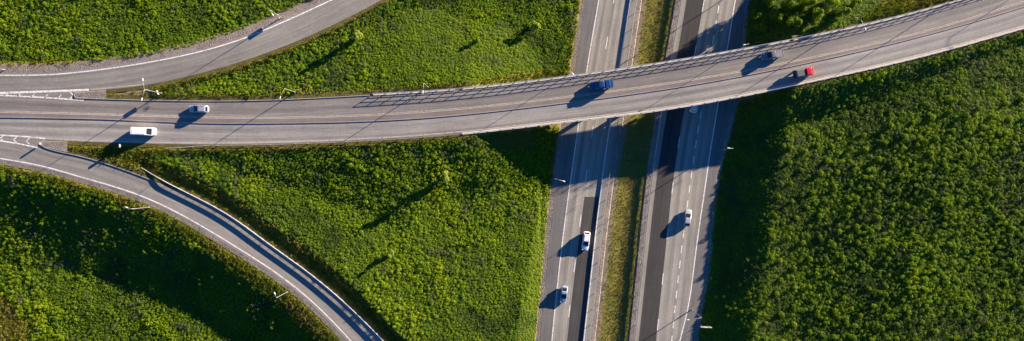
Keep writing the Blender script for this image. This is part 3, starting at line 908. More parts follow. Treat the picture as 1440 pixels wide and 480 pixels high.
# ------------------------------------------------------------------ signs and marker posts
def sign(px, py, z, label, w, h, z0, ang, face='sign_face', posts=(0.0,), cat='road sign', clamp=False, group=None):
    x, y, _ = W(px, py, z)
    root = tag(empty('road_sign', (x, y, z), ang), label, cat, group)
    MB().box(-0.02, 0.02, -w/2, w/2, z0, z0 + h).obj('panel_back', M['sign_back'], root)
    MB().box(0.022, 0.03, -w/2 + 0.02, w/2 - 0.02, z0 + 0.02, z0 + h - 0.02).obj('panel_face', M[face], root)
    for zz in ((z0 + h * .25, z0 + h * .75)):
        MB().box(-0.07, -0.021, -w/2 + .03, w/2 - .03, zz - 0.03, zz + 0.03).obj('stiffener', M['steel'], root)
    for p in posts:
        if clamp:
            MB().box(-0.20, -0.071, p - 0.09, p + 0.09, z0 + 0.1, z0 + 0.2).obj('clamp', M['steel'], root)
        else:
            MB().tube([(-0.11, p, -0.6), (-0.11, p, z0 + h + 0.05)], 0.038, 8).obj('post', M['steel'], root, True)
    return root
rx, ry, rz = L_UL.location
p = project(rx, ry, rz)
sign(p[0] - 0.9, p[1] + 0.4, rz, 'small traffic sign clamped to the lamp beside the curved ramp', 1.15, 0.95, 1.35, math.radians(205), 'sign_blue', clamp=True)
rx, ry, rz = L_DOUBLE.location
p = project(rx, ry, rz)
sign(p[0] - 0.8, p[1], rz, 'small traffic sign clamped to the double headed lamp', 1.1, 0.9, 1.5, math.radians(200), 'sign_blue', clamp=True)
x, y, z = WG(174, 205.5)
sign(174, 205.5, z, 'white traffic sign on the grass wedge beside the white van', 0.75, 0.75, 1.5, math.radians(180), 'sign_face')
sign(59.5, 202.5, 7.1, 'low white keep-side marker on the island nose by lower ramp', 0.5, 0.9, 0.35, math.radians(180), 'sign_face')
x, y, z = WG(989, 457)
sign(989, 457, z, 'wide road sign panel on two posts seen from its back', 2.7, 1.7, 2.0, math.radians(-92), 'sign_blue', posts=(-0.8, 0.8))
def marker(px, py, label):
    x, y, z = WG(px, py)
    root = tag(empty('marker_post', (x, y, z)), label, 'marker post', 'white roadside marker posts')
    MB().rings([[(0.05*math.cos(t), 0.06*math.sin(t), zz) for t in [2*math.pi*k/8 for k in range(8)]] for zz in (-0.3, 0.75)]).obj('shaft', M['white_steel'], root)
    MB().rings([[(0.052*math.cos(t), 0.062*math.sin(t), zz) for t in [2*math.pi*k/8 for k in range(8)]] for zz in (0.751, 0.95)]).obj('black_band', M['black_plastic'], root)
    MB().rings([[(0.05*math.cos(t)*s_, 0.06*math.sin(t)*s_, zz) for t in [2*math.pi*k/8 for k in range(8)]] for zz, s_ in ((0.951, 1), (1.05, 0.9))]).obj('cap', M['white_steel'], root)
marker(775, 226, 'white marker post on the shaded left verge just below the overpass')
marker(770.5, 301, 'white marker post on the sunlit left verge above the white wagon')
marker(1001, 300, 'white marker post at the shaded right verge beside the silver hatchback')
marker(797, 98, 'white marker post on the left verge just above the overpass')

# ------------------------------------------------------------------ vehicles (x forward, y left)
def paint(name, c, metal=0.0, rough=0.32):
    return plain(name, c, rough, metal, var=0.03, scale=1.0, coat=0.5)
def body_ring(x, w, z0, z1):
    h = z1 - z0
    half = [(0.80*w, z0), (0.95*w, z0 + .10*h), (1.0*w, z0 + .38*h), (0.985*w, z0 + .72*h), (0.93*w, z1 - .06*h), (0.80*w, z1 - .01*h), (0.42*w, z1 + .012)]
    return [(x, y, z) for y, z in half] + [(x, 0, z1 + .02)] + [(x, -y, z) for y, z in half[::-1]] + [(x, 0, z0)]
def rrect(x0, x1, w, z, r, n=4, taper=1.0):
    """rounded rectangle ring; taper: front half-width factor"""
    pts = []
    for cx, cy, a0 in ((x1 - r, w*taper - r, 0), (x0 + r, w - r, 90), (x0 + r, -w + r, 180), (x1 - r, -w*taper + r, 270)):
        for k in range(n):
            t = math.radians(a0 + 90 * k / (n - 1))
            pts.append((cx + r*math.cos(t), cy + r*math.sin(t), z))
    return pts
def quad_panel(mb, a, b, c, d, off=0.012, th=0.0):
    a, b, c, d = map(Vector, (a, b, c, d))
    n = (b - a).cross(d - a).normalized() * off
    mb.add([a + n, b + n, c + n, d + n], [(0, 1, 2, 3)])
WHEEL = {}
def wheel_parts(R, wd):
    if (R, wd) in WHEEL: return WHEEL[(R, wd)]
    prof = [(R*.62, -wd/2), (R*.93, -wd/2), (R, -wd*.35), (R, wd*.35), (R*.93, wd/2), (R*.62, wd/2)]
    n = 20
    rings = [[(r*math.cos(2*math.pi*k/n), y, r*math.sin(2*math.pi*k/n)) for k in range(n)] for r, y in prof]
    ty = MB().rings(rings, cap=False).mesh('tyre', M['rubber'], True)
    rim = MB().rings([[(R*.62*math.cos(2*math.pi*k/n), y, R*.62*math.sin(2*math.pi*k/n)) for k in range(n)] for y in (-wd*.38, wd*.38)]).mesh('rim', M['rim'])
    WHEEL[(R, wd)] = (ty, rim); return ty, rim
def add_wheels(root, xs, y, R=0.32, wd=0.21):
    ty, rim = wheel_parts(R, wd)
    for x in xs:
        for s in (1, -1):
            w = link('wheel', ty, root, (x, s*y, R)); link('rim', rim, w)
def common(root, L, w, zf, zr_, mirror_x, mirror_z, tail=(0.16, 0.26)):
    for s in (1, -1):
        MB().rings([[(L/2 - 0.16 + px_, s*(w*.66) + py_, zf + pz_) for py_, pz_ in ((-.17,-.07),(.17,-.07),(.15,.07),(-.15,.07))] for px_ in (0.0, 0.13)]).obj('headlight', M['head_glass'], root)
        MB().rings([[(-L/2 - 0.012 + px_, s*(w*.74) + py_, zr_ + pz_) for py_, pz_ in ((-tail[0]/2,-tail[1]/2),(tail[0]/2,-tail[1]/2),(tail[0]/2,tail[1]/2),(-tail[0]/2,tail[1]/2))] for px_ in (0.0, 0.10)]).obj('taillight', M['tail_red'], root)
        MB().rings([[(mirror_x + px_, s*(w + yy_), mirror_z + zz_) for px_, zz_ in ((-.06,-.06),(.07,-.05),(.05,.08),(-.06,.08))] for yy_ in (-0.05, 0.16)]).obj('wing_mirror', M['black_plastic'], root)
    MB().box(-L/2 - 0.02, -L/2 + 0.05, -0.26, 0.26, 0.52, 0.63).obj('number_plate', M['plate'], root)

def cabin(root, mat, roof_mat, w, belt, top, xr0, xr1, xf1, xf0, side_split=(0.5,), rear_glass=True, inset=0.17):
    wt = w - inset; wb = w - 0.05
    MB().rings([rrect(xr0, xf0, wb, belt - 0.12, 0.16), rrect(xr0, xf0, wb, belt, 0.16), rrect(xr1, xf1, wt, top - 0.05, 0.16), rrect(xr1 + .06, xf1 - .06, wt - .07, top, 0.14), rrect(xr1 + .35, xf1 - .35, wt - .3, top + .025, 0.14)]).obj('cabin', mat, root, False)
    roof = root.children[-1]
    def P(xb, xt, yb, yt, t): return (xb + (xt - xb)*t, yb + (yt - yb)*t, belt + (top - 0.05 - belt)*t)
    g = MB(); quad_panel(g, P(xf0, xf1, -wb+.12, -wt+.12, .06), P(xf0, xf1, wb-.12, wt-.12, .06), P(xf0, xf1, wb-.12, wt-.09, .97), P(xf0, xf1, -wb+.12, -wt+.09, .97))
    g.obj('windscreen', M['glass'], root)
    if rear_glass:
        g = MB(); quad_panel(g, P(xr0, xr1, wb-.16, wt-.16, .12), P(xr0, xr1, -wb+.16, -wt+.16, .12), P(xr0, xr1, -wb+.16, -wt+.13, .94), P(xr0, xr1, wb-.16, wt-.13, .94))
        g.obj('rear_window', M['glass'], root)
    cuts = [0.06] + list(side_split) + [0.94]
    for s in (1, -1):
        for a, b in zip(cuts[:-1], cuts[1:]):
            xa0 = xr0 + .12 + (xf0 - xr0 - .24)*(a + .02); xb0 = xr0 + .12 + (xf0 - xr0 - .24)*(b - .02)
            xa1 = xr1 + .1 + (xf1 - xr1 - .2)*(a + .02); xb1 = xr1 + .1 + (xf1 - xr1 - .2)*(b - .02)
            lo = [(xa0 + (xa1-xa0)*.08, s*(wb + (wt-wb)*.08), belt + (top-.05-belt)*.08), (xb0 + (xb1-xb0)*.08, s*(wb + (wt-wb)*.08), belt + (top-.05-belt)*.08)]
            hi = [(xa0 + (xa1-xa0)*.9, s*(wb + (wt-wb)*.9), belt + (top-.05-belt)*.9), (xb0 + (xb1-xb0)*.9, s*(wb + (wt-wb)*.9), belt + (top-.05-belt)*.9)]
            g = MB()
            if s > 0: quad_panel(g, lo[1], lo[0], hi[0], hi[1])
            else: quad_panel(g, lo[0], lo[1], hi[1], hi[0])
            g.obj('side_window', M['glass'], root)

def place(px, py, z, heading): 
    x, y, _ = W(px, py, z + 0.7)
    return (x, y, z + 0.012), heading

def car(pos, heading, label, mat, L=4.6, w=0.91, kind='wagon', top=1.48, group=None, trim_roof=None):
    root = tag(empty('parked' if False else 'car', pos, heading), label, 'car', group)
    z0 = 0.24; h = L / 2
    hood = 0.86; belt = 0.96; tailz = {'wagon': 1.0, 'hatch': 1.0, 'sedan': 0.99}[kind]
    st = [(-h, .72*w, .42, tailz - .22), (-h + .06, .88*w, .32, tailz - .06), (-h + .35, .97*w, z0, tailz), (-h*.35, w, z0, belt), (h*.15, w, z0, belt), (h - 1.25, .99*w, z0, hood + .06), (h - .55, .95*w, z0, hood - .03), (h - .15, .84*w, .30, hood - .16), (h, .60*w, .40, .66)]
    MB().rings([body_ring(*s) for s in st]).obj('body', mat, root, True)
    if kind == 'wagon': args = (-h + .10, -h + .62, h - 2.30, h - 1.12)
    elif kind == 'hatch': args = (-h + .08, -h + .78, h - 2.15, h - 1.02)
    else: args = (-h + .38, -h + 1.30, h - 2.25, h - 1.08)
    cabin(root, mat, mat, w - .02, belt - .02, top, *args, side_split=(0.34, 0.66) if kind == 'wagon' else (0.5,))
    add_wheels(root, (-h + .85, h - .88), w - .10)
    common(root, L, w, .66, .82, h - 1.55, 1.0)
    MB().box(-h - .03, -h + .10, -w*.7, w*.7, .34, .46).obj('rear_bumper', M['black_plastic'], root)
    MB().box(h - .10, h + .02, -w*.5, w*.5, .34, .48).obj('grille', M['black_plastic'], root)
    if kind == 'wagon':
        for s in (1, -1):
            MB().tube([(-h + .75, s*(w - .30), top - .01), (-h + .95, s*(w - .30), top + .04), (h - 2.5, s*(w - .30), top + .04), (h - 2.3, s*(w - .30), top - .01)], 0.02, 6).obj('roof_rail', M['black_plastic'], root)
    return root

def head_along(tab_kind, x=None, y=None):
    if tab_kind == 'main':
        a, b = spline(*MED_U, [x - 15])[0], spline(*MED_U, [x + 15])[0]
        return math.atan2(-(b - a), 30)                  # towards the right of the picture
    a, b = spline(*tab_kind, [y - 15])[0], spline(*tab_kind, [y + 15])[0]
    return math.atan2(30, -(b - a))                       # towards the top of the picture

white = paint('white_car_paint', (0.80, 0.80, 0.80))
silver = paint('silver_car_paint', (0.40, 0.43, 0.48), 0.3, 0.3)
palesilver = paint('pale_silver_car_paint', (0.26, 0.34, 0.46), 0.25, 0.3)
pearl = paint('pearl_car_paint', (0.38, 0.41, 0.45), 0.25, 0.3)
blue = paint('blue_truck_paint', (0.006, 0.050, 0.17), 0.1, 0.35)
greyp = paint('grey_truck_paint', (0.17, 0.18, 0.20), 0.3, 0.35)
red = paint('red_truck_paint', (0.62, 0.012, 0.035), 0.0, 0.3)

zc = float(z_main(280))
car(*place(280, 153.5, zc, head_along('main', 280) + math.pi), 'silver station wagon on the upper lane near the left lamp', silver, L=4.75, kind='wagon', top=1.5)
car(*place(824, 339, 0, head_along(MID, y=339) + math.pi), 'white station wagon driving down the dark resurfaced motorway lane', white, L=4.75, w=.93, kind='wagon', top=1.58)
car(*place(793, 414, 0, head_along(MID, y=414) + math.pi), 'pale blue grey sedan at picture bottom on the left carriageway', palesilver, L=4.25, w=.88, kind='sedan', top=1.46)
car(*place(967, 306.5, 0, head_along(MR_D, y=306) ), 'silver hatchback astride the lane dashes on the right carriageway', pearl, L=4.35, w=.89, kind='hatch', top=1.5)
car(*place(976.5, 146.0, 0, head_along(MR_D, y=150)), 'white car half hidden under the overpass, only its tail showing', white, L=4.6, w=.95, kind='wagon', top=1.55)

def van(pos, heading, label, mat, L=5.7, w=1.0, top=2.35):
    root = tag(empty('delivery_van', pos, heading), label, 'van')
    h = L / 2; z0 = .28
    st = [(-h, .90*w, .42, 1.0), (-h + .05, .96*w, z0, 1.08), (-h*.3, w, z0, 1.1), (h - 1.3, w, z0, 1.1), (h - .75, .97*w, z0, 1.08), (h - .2, .88*w, .30, .96), (h, .66*w, .42, .74)]
    MB().rings([body_ring(*s) for s in st]).obj('body', mat, root, True)
    xr, xf0, xf1 = -h + .02, h - .78, h - 1.95
    wt = w - .12
    MB().rings([rrect(xr, xf0, w - .03, 1.0, .14), rrect(xr, xf0, w - .03, 1.1, .14), rrect(xr + .05, xf1, wt, top - .1, .16), rrect(xr + .12, xf1 - .1, wt - .08, top, .16), rrect(xr + .5, xf1 - .4, wt - .35, top + .02, .16)]).obj('cargo_box', mat, root)
    def P(t, y): return (xf0 + (xf1 - xf0)*t, y, 1.1 + (top - .1 - 1.1)*t)
    g = MB(); quad_panel(g, P(.05, -w + .14), P(.05, w - .14), P(.90, wt - .13), P(.90, -wt + .13)); g.obj('windscreen', M['glass'], root)
    for s in (1, -1):
        a, b, c, d = (xf0 - .15, s*(w - .035), 1.14), (xf0 - 1.25, s*(w - .035), 1.14), (xf1 - .45, s*(wt + .04), 1.85), (xf1 - .02, s*(wt + .04), 1.85)
        g = MB()
        if s > 0: quad_panel(g, a, b, c, d, .02)
        else: quad_panel(g, b, a, d, c, .02)
        g.obj('side_window', M['glass'], root)
    for k in range(4):
        MB().box(xr + .55 + k*.85, xr + .62 + k*.85, -wt + .32, wt - .32, top + .015, top + .035).obj('roof_rib', mat, root)
    add_wheels(root, (-h + 1.05, h - .95), w - .11, .34, .22)
    common(root, L, w, .78, 1.3, h - 1.15, 1.28, (.12, .5))
    MB().box(-h - .04, -h + .1, -w*.85, w*.85, .36, .5).obj('rear_bumper', M['black_plastic'], root)
    return root
van(*place(203.5, 185, float(z_main(203)), head_along('main', 203)), 'white panel van on lower overpass lane beside the grass wedge', white)

def pickup(pos, heading, label, mat, L=5.5, w=.95, top=1.82, bed='open', bed_mat=None):
    root = tag(empty('pickup_truck', pos, heading), label, 'pickup')
    h = L / 2; z0 = .42
    xb = -h + 1.75 if bed == 'open' else -h + 2.0      # rear of the cab
    st = [(xb, w, z0, 1.08), (xb + .3, w, z0, 1.1), (h - 1.6, w, z0, 1.1), (h - 1.35, .98*w, z0, 1.08), (h - .5, .95*w, z0, 1.02), (h - .12, .86*w, z0, .92), (h, .7*w, .5, .8)]
    MB().rings([body_ring(*s) for s in st]).obj('body', mat, root, True)
    cabin(root, mat, mat, w - .02, 1.07, top, xb + .05, xb + .22, h - 2.25, h - 1.3, side_split=(0.5,))
    bm = bed_mat or mat
    b = MB()
    b.box(-h, xb - .02, -w, w, .5, .72)
    b.box(-h, xb - .02, -w, -w + .08, .721, 1.1); b.box(-h, xb - .02, w - .08, w, .721, 1.1)
    b.box(xb - .1, xb - .02, -w + .081, w - .081, .721, 1.1)
    b.obj('cargo_bed', bm, root)
    MB().box(-h - .05, -h + .02, -w + .09, w - .09, .60, 1.12).obj('tailgate', mat if bed != 'open' else M['white_steel'], root)  # open bed: white steel puts the sunlight on the tailgate into its colour
    if bed == 'cover':
        MB().rings([rrect(-h + .01, xb - .04, w - .01, 1.102, .08), rrect(-h + .05, xb - .04, w - .05, 1.5, .1), rrect(-h + .14, xb - .1, w - .16, top - .06, .1), rrect(-h + .5, xb - .4, w - .4, top - .04, .1)]).obj('canopy_top', mat, root)
        MB().box(-h - .07, -h - .052, -w + .3, w - .3, .75, .95).obj('painted_sunlit_edge', M['white_steel'], root)  # white bar paints in the sunlit rear edge of the truck
        MB().box(-h + .75, -h + .95, -w + .25, w - .25, top - .055, top + .0).obj('roof_bar', paint('pale_blue_trim', (.05, .2, .4)), root)
    elif bed_mat is None or True:
        MB().box(-h + .05, xb - .15, -w + .10, w - .10, .73, 1.085).obj('load_cover', M['load'], root)
    add_wheels(root, (-h + .95, h - .9), w - .1, .38, .25)
    common(root, L, w, .82, .95, h - 1.65, 1.14, (.14, .34))
    MB().box(h - .06, h + .06, -w*.8, w*.8, .46, .60).obj('front_bumper', M['steel'], root)
    return root
M['load'] = plain('grey_tarpaulin', (.20, .19, .19), .8, var=.25, scale=2.5)
pickup(*place(845.5, 119.5, 7.5, head_along('main', 845) + math.pi), 'blue pickup with blue canopy on the upper overpass lane', blue, L=5.7, w=.98, top=1.9, bed='cover')
pickup(*place(1085.5, 77.5, 7.5, head_along('main', 1085) + math.pi), 'grey pickup with tailgate painted as sunlit beside the upper railing', greyp, L=5.3, w=.95, bed='open', bed_mat=greyp)

def flatbed(pos, heading, label):
    root = tag(empty('flatbed_truck', pos, heading), label, 'truck')
    L, w = 5.0, .98; h = L / 2
    MB().box(-h + .1, h - .9, -.4, .4, .42, .62).obj('chassis', M['black_plastic'], root)
    xc = h - 2.05
    MB().rings([rrect(xc, h, w, .45, .18, taper=.97), rrect(xc, h, w, 1.0, .18, taper=.97), rrect(xc, h - .12, w - .02, 1.18, .18), rrect(xc + .02, h - .75, w - .12, 1.78, .16), rrect(xc + .1, h - .85, w - .22, 1.86, .16), rrect(xc + .35, h - 1.05, w - .45, 1.88, .12)]).obj('cab', red, root)
    def P(t, y): return (h - .12 + (-.63)*t, y, 1.18 + .6*t)
    g = MB(); quad_panel(g, P(.08, -w + .2), P(.08, w - .2), P(.92, w - .28), P(.92, -w + .28)); g.obj('windscreen', M['glass'], root)
    for s in (1, -1):
        a, b, c, d = (h - .4, s*(w - .02), 1.2), (xc + .25, s*(w - .02), 1.2), (xc + .3, s*(w - .11), 1.7), (h - .88, s*(w - .11), 1.7)
        g = MB(); quad_panel(g, *((a, b, c, d) if s > 0 else (b, a, d, c)), .02); g.obj('side_window', M['glass'], root)
    b = MB(); b.box(-h, xc - .12, -w - .04, w + .04, .70, .82); b.obj('load_floor', M['load'], root)
    for s in (1, -1):
        MB().box(-h + .06, xc - .13, s*(w + .0) - .03, s*(w + .0) + .03, .821, 1.12).obj('side_board', M['load'], root)
    MB().box(-h, -h + .055, -w + .0, w - .0, .821, 1.12).obj('tail_board', M['black_plastic'], root)
    MB().box(xc - .2, xc - .13, -w + .05, w - .05, .821, 1.6).obj('head_board', M['black_plastic'], root)
    MB().rings([rrect(-h + .5, xc - .21, w - .06, .822, .08), rrect(-h + .53, xc - .21, w - .08, 1.6, .1), rrect(-h + .7, xc - .25, w - .25, 1.72, .1)]).obj('load_sheet', plain('dark_load_sheet', (.105, .105, .105), .8, var=.3, scale=3), root)
    add_wheels(root, (-h + .95, h - .95), w - .13, .36, .24)
    common(root, L, w, .72, .62, h - .6, 1.3, (.2, .12))
    return root
flatbed(*place(1129.5, 102.5, 7.5, head_along('main', 1130)), 'small truck with red cab and grey load bed on lower overpass lane')

# ------------------------------------------------------------------ vegetation
def leaf_cloud(n, shape, leaf, seed, up=0.35):
    """n small leaf sprays spread over and inside a crown; shape(rand)->(pos, outward)"""
    r = random.Random(seed); V = []; F = []
    for i in range(n):
        p, o = shape(r)
        nrm = (Vector(o) + Vector((r.uniform(-1, 1), r.uniform(-1, 1), r.uniform(-.6, 1))) * 0.75 + Vector((0, 0, up))).normalized()
        t = nrm.cross(Vector((r.uniform(-1, 1), r.uniform(-1, 1), r.uniform(-1, 1)))).normalized(); b = nrm.cross(t)
        a = leaf * r.uniform(.6, 1.4); c = a * r.uniform(.45, .8)
        P = Vector(p); k = len(V)
        bend = nrm * (a * r.uniform(-.25, .1))
        V += [P - t*a, P + b*c + bend*.2, P + t*a + bend, P - b*c + bend*.2]
        F.append((k, k+1, k+2, k+3))
    return V, F
def dome(rx, h, lump=0.25):
    def f(r):
        while True:
            x, y, z = r.gauss(0, 1), r.gauss(0, 1), abs(r.gauss(0, 1))
            l = math.sqrt(x*x + y*y + z*z)
            if l > 1e-3: break
        x, y, z = x/l, y/l, z/l
        a = math.atan2(y, x)
        k = (r.uniform(.45, 1.0) ** .5) * (1 + lump * math.sin(3*a + 1.3) * math.cos(2*a) * (1 - z*.5))
        return (x*rx*k, y*rx*k, z*h*k + 0.05), (x, y, z*rx/h)
    return f
def proto(name, V, F, mat):
    o = bpy.data.objects.new(name, new_mesh(name, V, F, mat)); return o      # never linked: geometry source only
protos = []
for i in range(4): protos.append(proto('low_clump_source', *leaf_cloud(95, dome(.52 + .05*i, .62 + .12*(i % 3), .3), .105, 40 + i), M['leaf']))
for i in range(4): protos.append(proto('shrub_source', *leaf_cloud(190, dome(.80 + .08*(i % 2), 1.15 + .16*i, .28), .135, 60 + i), M['leaf']))
for i in range(2): protos.append(proto('willow_source', *leaf_cloud(170, dome(.8, 1.3, .35), .11, 80 + i), M['leaf_grey']))
def tuft(seed, h):
    r = random.Random(seed); V = []; F = []
    for i in range(14):
        a = r.uniform(0, 6.28); d = r.uniform(0, .22); L = r.uniform(.5, 1.2) * h; lean = r.uniform(.15, .8)
        x, y = d*math.cos(a), d*math.sin(a); b = r.uniform(0, 6.28)
        dx, dy = math.cos(b)*L*lean, math.sin(b)*L*lean; wx, wy = -math.sin(b)*.025, math.cos(b)*.025
        k = len(V)
        V += [(x-wx, y-wy, 0), (x+wx, y+wy, 0), (x+dx*.5+wx*.8, y+dy*.5+wy*.8, L*.7), (x+dx, y+dy, L), (x+dx*.5-wx*.8, y+dy*.5-wy*.8, L*.7)]
        F.append((k, k+1, k+2, k+3, k+4))
    return V, F
tufts = [proto('tuft_source', *tuft(s, .30 + .06*s), M['grass']) for s in range(4)]

def scatter_group(name, src):
    ng = bpy.data.node_groups.new(name, 'GeometryNodeTree')
    ng.interface.new_socket('Geometry', in_out='INPUT', socket_type='NodeSocketGeometry')
    ng.interface.new_socket('Geometry', in_out='OUTPUT', socket_type='NodeSocketGeometry')
    gi = ng.nodes.new('NodeGroupInput'); go = ng.nodes.new('NodeGroupOutput')
    g2i = ng.nodes.new('GeometryNodeGeometryToInstance')
    for o in reversed(src):
        oi = ng.nodes.new('GeometryNodeObjectInfo'); oi.inputs['Object'].default_value = o
        ng.links.new(oi.outputs['Geometry'], g2i.inputs[0])
    iop = ng.nodes.new('GeometryNodeInstanceOnPoints')
    def attr(nm, t):
        a = ng.nodes.new('GeometryNodeInputNamedAttribute'); a.data_type = t; a.inputs['Name'].default_value = nm
        return a.outputs['Attribute']
    ng.links.new(gi.outputs[0], iop.inputs['Points']); ng.links.new(g2i.outputs[0], iop.inputs['Instance'])
    iop.inputs['Pick Instance'].default_value = True
    ng.links.new(attr('pick', 'INT'), iop.inputs['Instance Index'])
    ng.links.new(attr('turn', 'FLOAT_VECTOR'), iop.inputs['Rotation'])
    ng.links.new(attr('size', 'FLOAT_VECTOR'), iop.inputs['Scale'])
    ng.links.new(iop.outputs[0], go.inputs[0])
    return ng
NG_BUSH = scatter_group('scatter_thicket', protos); NG_TUFT = scatter_group('scatter_tufts', tufts)

def scatter(name, X, Y, Z, pick, size, tone, ng, label, cat):
    n = len(X)
    me = bpy.data.meshes.new(name)
    me.vertices.add(n); me.vertices.foreach_set('co', np.c_[X, Y, Z].astype(np.float32).ravel())
    a = me.attributes.new('pick', 'INT', 'POINT'); a.data.foreach_set('value', pick.astype(np.int32))
    a = me.attributes.new('tone', 'FLOAT', 'POINT'); a.data.foreach_set('value', tone.astype(np.float32))
    tr = np.c_[rng.normal(0, .12, n), rng.normal(0, .12, n), rng.uniform(0, 6.28, n)]
    a = me.attributes.new('turn', 'FLOAT_VECTOR', 'POINT'); a.data.foreach_set('vector', tr.astype(np.float32).ravel())
    a = me.attributes.new('size', 'FLOAT_VECTOR', 'POINT'); a.data.foreach_set('vector', size.astype(np.float32).ravel())
    o = link(name, me)
    md = o.modifiers.new('scatter', 'NODES'); md.node_group = ng
    return tag(o, label, cat, kind='stuff')

# jittered candidate grid
sp = 0.50
cx, cy = np.meshgrid(np.arange(-158, 158, sp), np.arange(-66, 66, sp))
cx = cx.ravel() + rng.uniform(-.5, .5, cx.size) * sp; cy = cy.ravel() + rng.uniform(-.5, .5, cy.size) * sp
tz, TDs = terrain(cx, cy)
cz = ground_z(cx, cy)
cpx, cpy = project(cx, cy, cz)
_, _, op, clear = zones(cx, cy, cz, TDs)
dmain, _, _ = c_main.query(cx, cy)
ok = ~op & (dmain > 0.9) & (TDs['M'] > 0.8) & (TDs['U'] > 0.8) & (TDs['L'] > 0.8)
hole = clear & (rng.random(len(cx)) > 0.0)
# shrubs keep off the abutment slopes under the deck's edge
ok &= ~hole
ok &= ~((cpx + 40 * value_noise(cx, cy, 2.2, 33) > 692) & (cpx < 752) & (cpy > 178) & (cpy + 26 * value_noise(cx, cy, 2.0, 34) < 222) & (dmain > -3))      # bare shaded slope beside the abutment
n1 = value_noise(cx, cy, 9, 11); n2 = value_noise(cx, cy, 3.0, 12); n3 = value_noise(cx, cy, 25, 13)
right = cpx > 985
tone = 0.46 + 0.36 * (n1 - .5) + 0.26 * (n2 - .5) + 0.22 * (n3 - .5) + 0.26 * (value_noise(cx, cy, 1.5, 41) - .5) - 0.22 * smooth(.66, .8, value_noise(cx, cy, 5.5, 42)) + rng.normal(0, .06, len(cx))
tone = np.where(right, tone - 0.08, tone + 0.02)
edge_d = np.minimum.reduce([TDs['M'], TDs['U'], TDs['L'], np.maximum(dmain, 0)])
tone = np.where(edge_d < 4.0, tone + 0.34 * (1 - edge_d / 4.0), tone)
gap = value_noise(cx, cy, 1.9, 15)
# shrub share grows to the right of the motorway
pshrub = np.where(right, 0.26, 0.06 + 0.16 * (n3 > .55))
u = rng.random(len(cx))
grey = (value_noise(cx, cy, 4, 17) > 0.80) & (u < .4) | (u < .02)
grey |= (cpx > 1400) & (cpy > 215) & (cpy < 300) & (u < .4)
pick = np.where(u < pshrub, rng.integers(4, 8, len(cx)), rng.integers(0, 4, len(cx)))
pick = np.where(grey, rng.integers(8, 10, len(cx)), pick)
s = rng.uniform(.8, 1.15, len(cx)) * (0.82 + 0.34 * gap) * np.where(right, .64, .59)
bank_edge = (TDs['L'] < 7) & (TDs['sL'] > 0) & (cpx > 235)
s = np.where((edge_d < 3.0) & ~right & ~bank_edge, s * (.55 + .15 * edge_d), s)
hs = s * rng.uniform(.85, 1.15, len(cx)) * (0.70 + 0.58 * n2) * (1 + 0.55 * smooth(.72, .85, n1)) * np.where(pick >= 4, .72, .85)
hs = np.where(right & (edge_d < 26), hs * (.55 + .17 * smooth(14, 26, edge_d)), hs)
hs = np.where(bank_edge, hs * 1.3, hs)
keep = ok & ~((pick >= 4) & (rng.random(len(cx)) < np.where(right, .4, .3))) & ~(right & (rng.random(len(cx)) < .12)) & (gap > .02)
size = np.c_[s, s, hs]
areas = [
    ('dense green thicket filling the upper left corner above the curved ramp', (cpx < 640) & (TDs['sU'] > 0)),
    ('bright green thicket between the curved ramp, the overpass and the motorway', (cpx < 860) & (TDs['sU'] <= 0) & (cpy < 165)),
    ('bright green thicket filling the triangle between lower ramp, overpass and motorway', (cpx < 860) & (TDs['sL'] > 0) & (cpy >= 165)),
    ('half shaded green thicket in the lower left corner below the lower ramp', (cpx < 860) & (TDs['sL'] <= 0) & (cpy >= 165)),
    ('dark green thicket in the upper right above the overpass', (cpx >= 860) & (cy > np.interp(cx, ((mainN + mainS) / 2)[:, 0], ((mainN + mainS) / 2)[:, 1]))),
    ('wide dark green thicket right of the motorway below the overpass', (cpx >= 860) & (cy <= np.interp(cx, ((mainN + mainS) / 2)[:, 0], ((mainN + mainS) / 2)[:, 1]))),
]
done = np.zeros(len(cx), bool)
for label, msk in areas:
    k = keep & msk & ~done; done |= k
    scatter('thicket', cx[k], cy[k], cz[k] - .04, pick[k], size[k], np.clip(tone[k], 0, 1), NG_BUSH, label, 'thicket')

# verge grass
sp = 0.42
gx2, gy2 = np.meshgrid(np.arange(-150, 150, sp), np.arange(-58, 58, sp))
gx2 = gx2.ravel() + rng.uniform(-.5, .5, gx2.size) * sp; gy2 = gy2.ravel() + rng.uniform(-.5, .5, gy2.size) * sp
gz0 = ground_z(gx2, gy2)
p0, p1 = project(gx2, gy2, gz0)
m0 = open_px(p0, p1) | ((p0 < 60) & (p1 > 405))
gx2, gy2, gz0, p0, p1 = (a[m0] for a in (gx2, gy2, gz0, p0, p1))
tzz, TDg = terrain(gx2, gy2)
_, gv, _, gcl = zones(gx2, gy2, gz0, TDg)
dm, _, _ = c_main.query(gx2, gy2)
ok = (dm > 1.0) & (TDg['U'] > 1.0) & (TDg['L'] > 1.0) & (TDg['A'] > 0.9) & (TDg['B'] > 0.9) & (rng.random(len(gx2)) > gv * 1.15)
ok &= ~((TDg['sL'] > 0) & (TDg['L'] < 5) & (p0 > 225) & (rng.random(len(p0)) < .75))
ok &= open_px(p0, p1) | gcl
ok &= ~((p0 > 55) & (p0 < 98) & (p1 > 195) & (p1 < 215))
med = TDg['med']
tn = 0.30 + 0.5 * (value_noise(gx2, gy2, 6, 21) - .4) + rng.normal(0, .1, len(gx2)) + np.where(med, .38 + .30 * (1 - smooth(1.5, 4.5, TDg['A'])), 0)
tn = np.where(((TDg['sL'] < 0) & (TDg['L'] < 6)) | ((TDg['sU'] < 0) & (TDg['U'] < 4)), tn - .10, tn)
sz = rng.uniform(.6, 1.2, len(gx2)) * np.where(med, .55, 1.25)
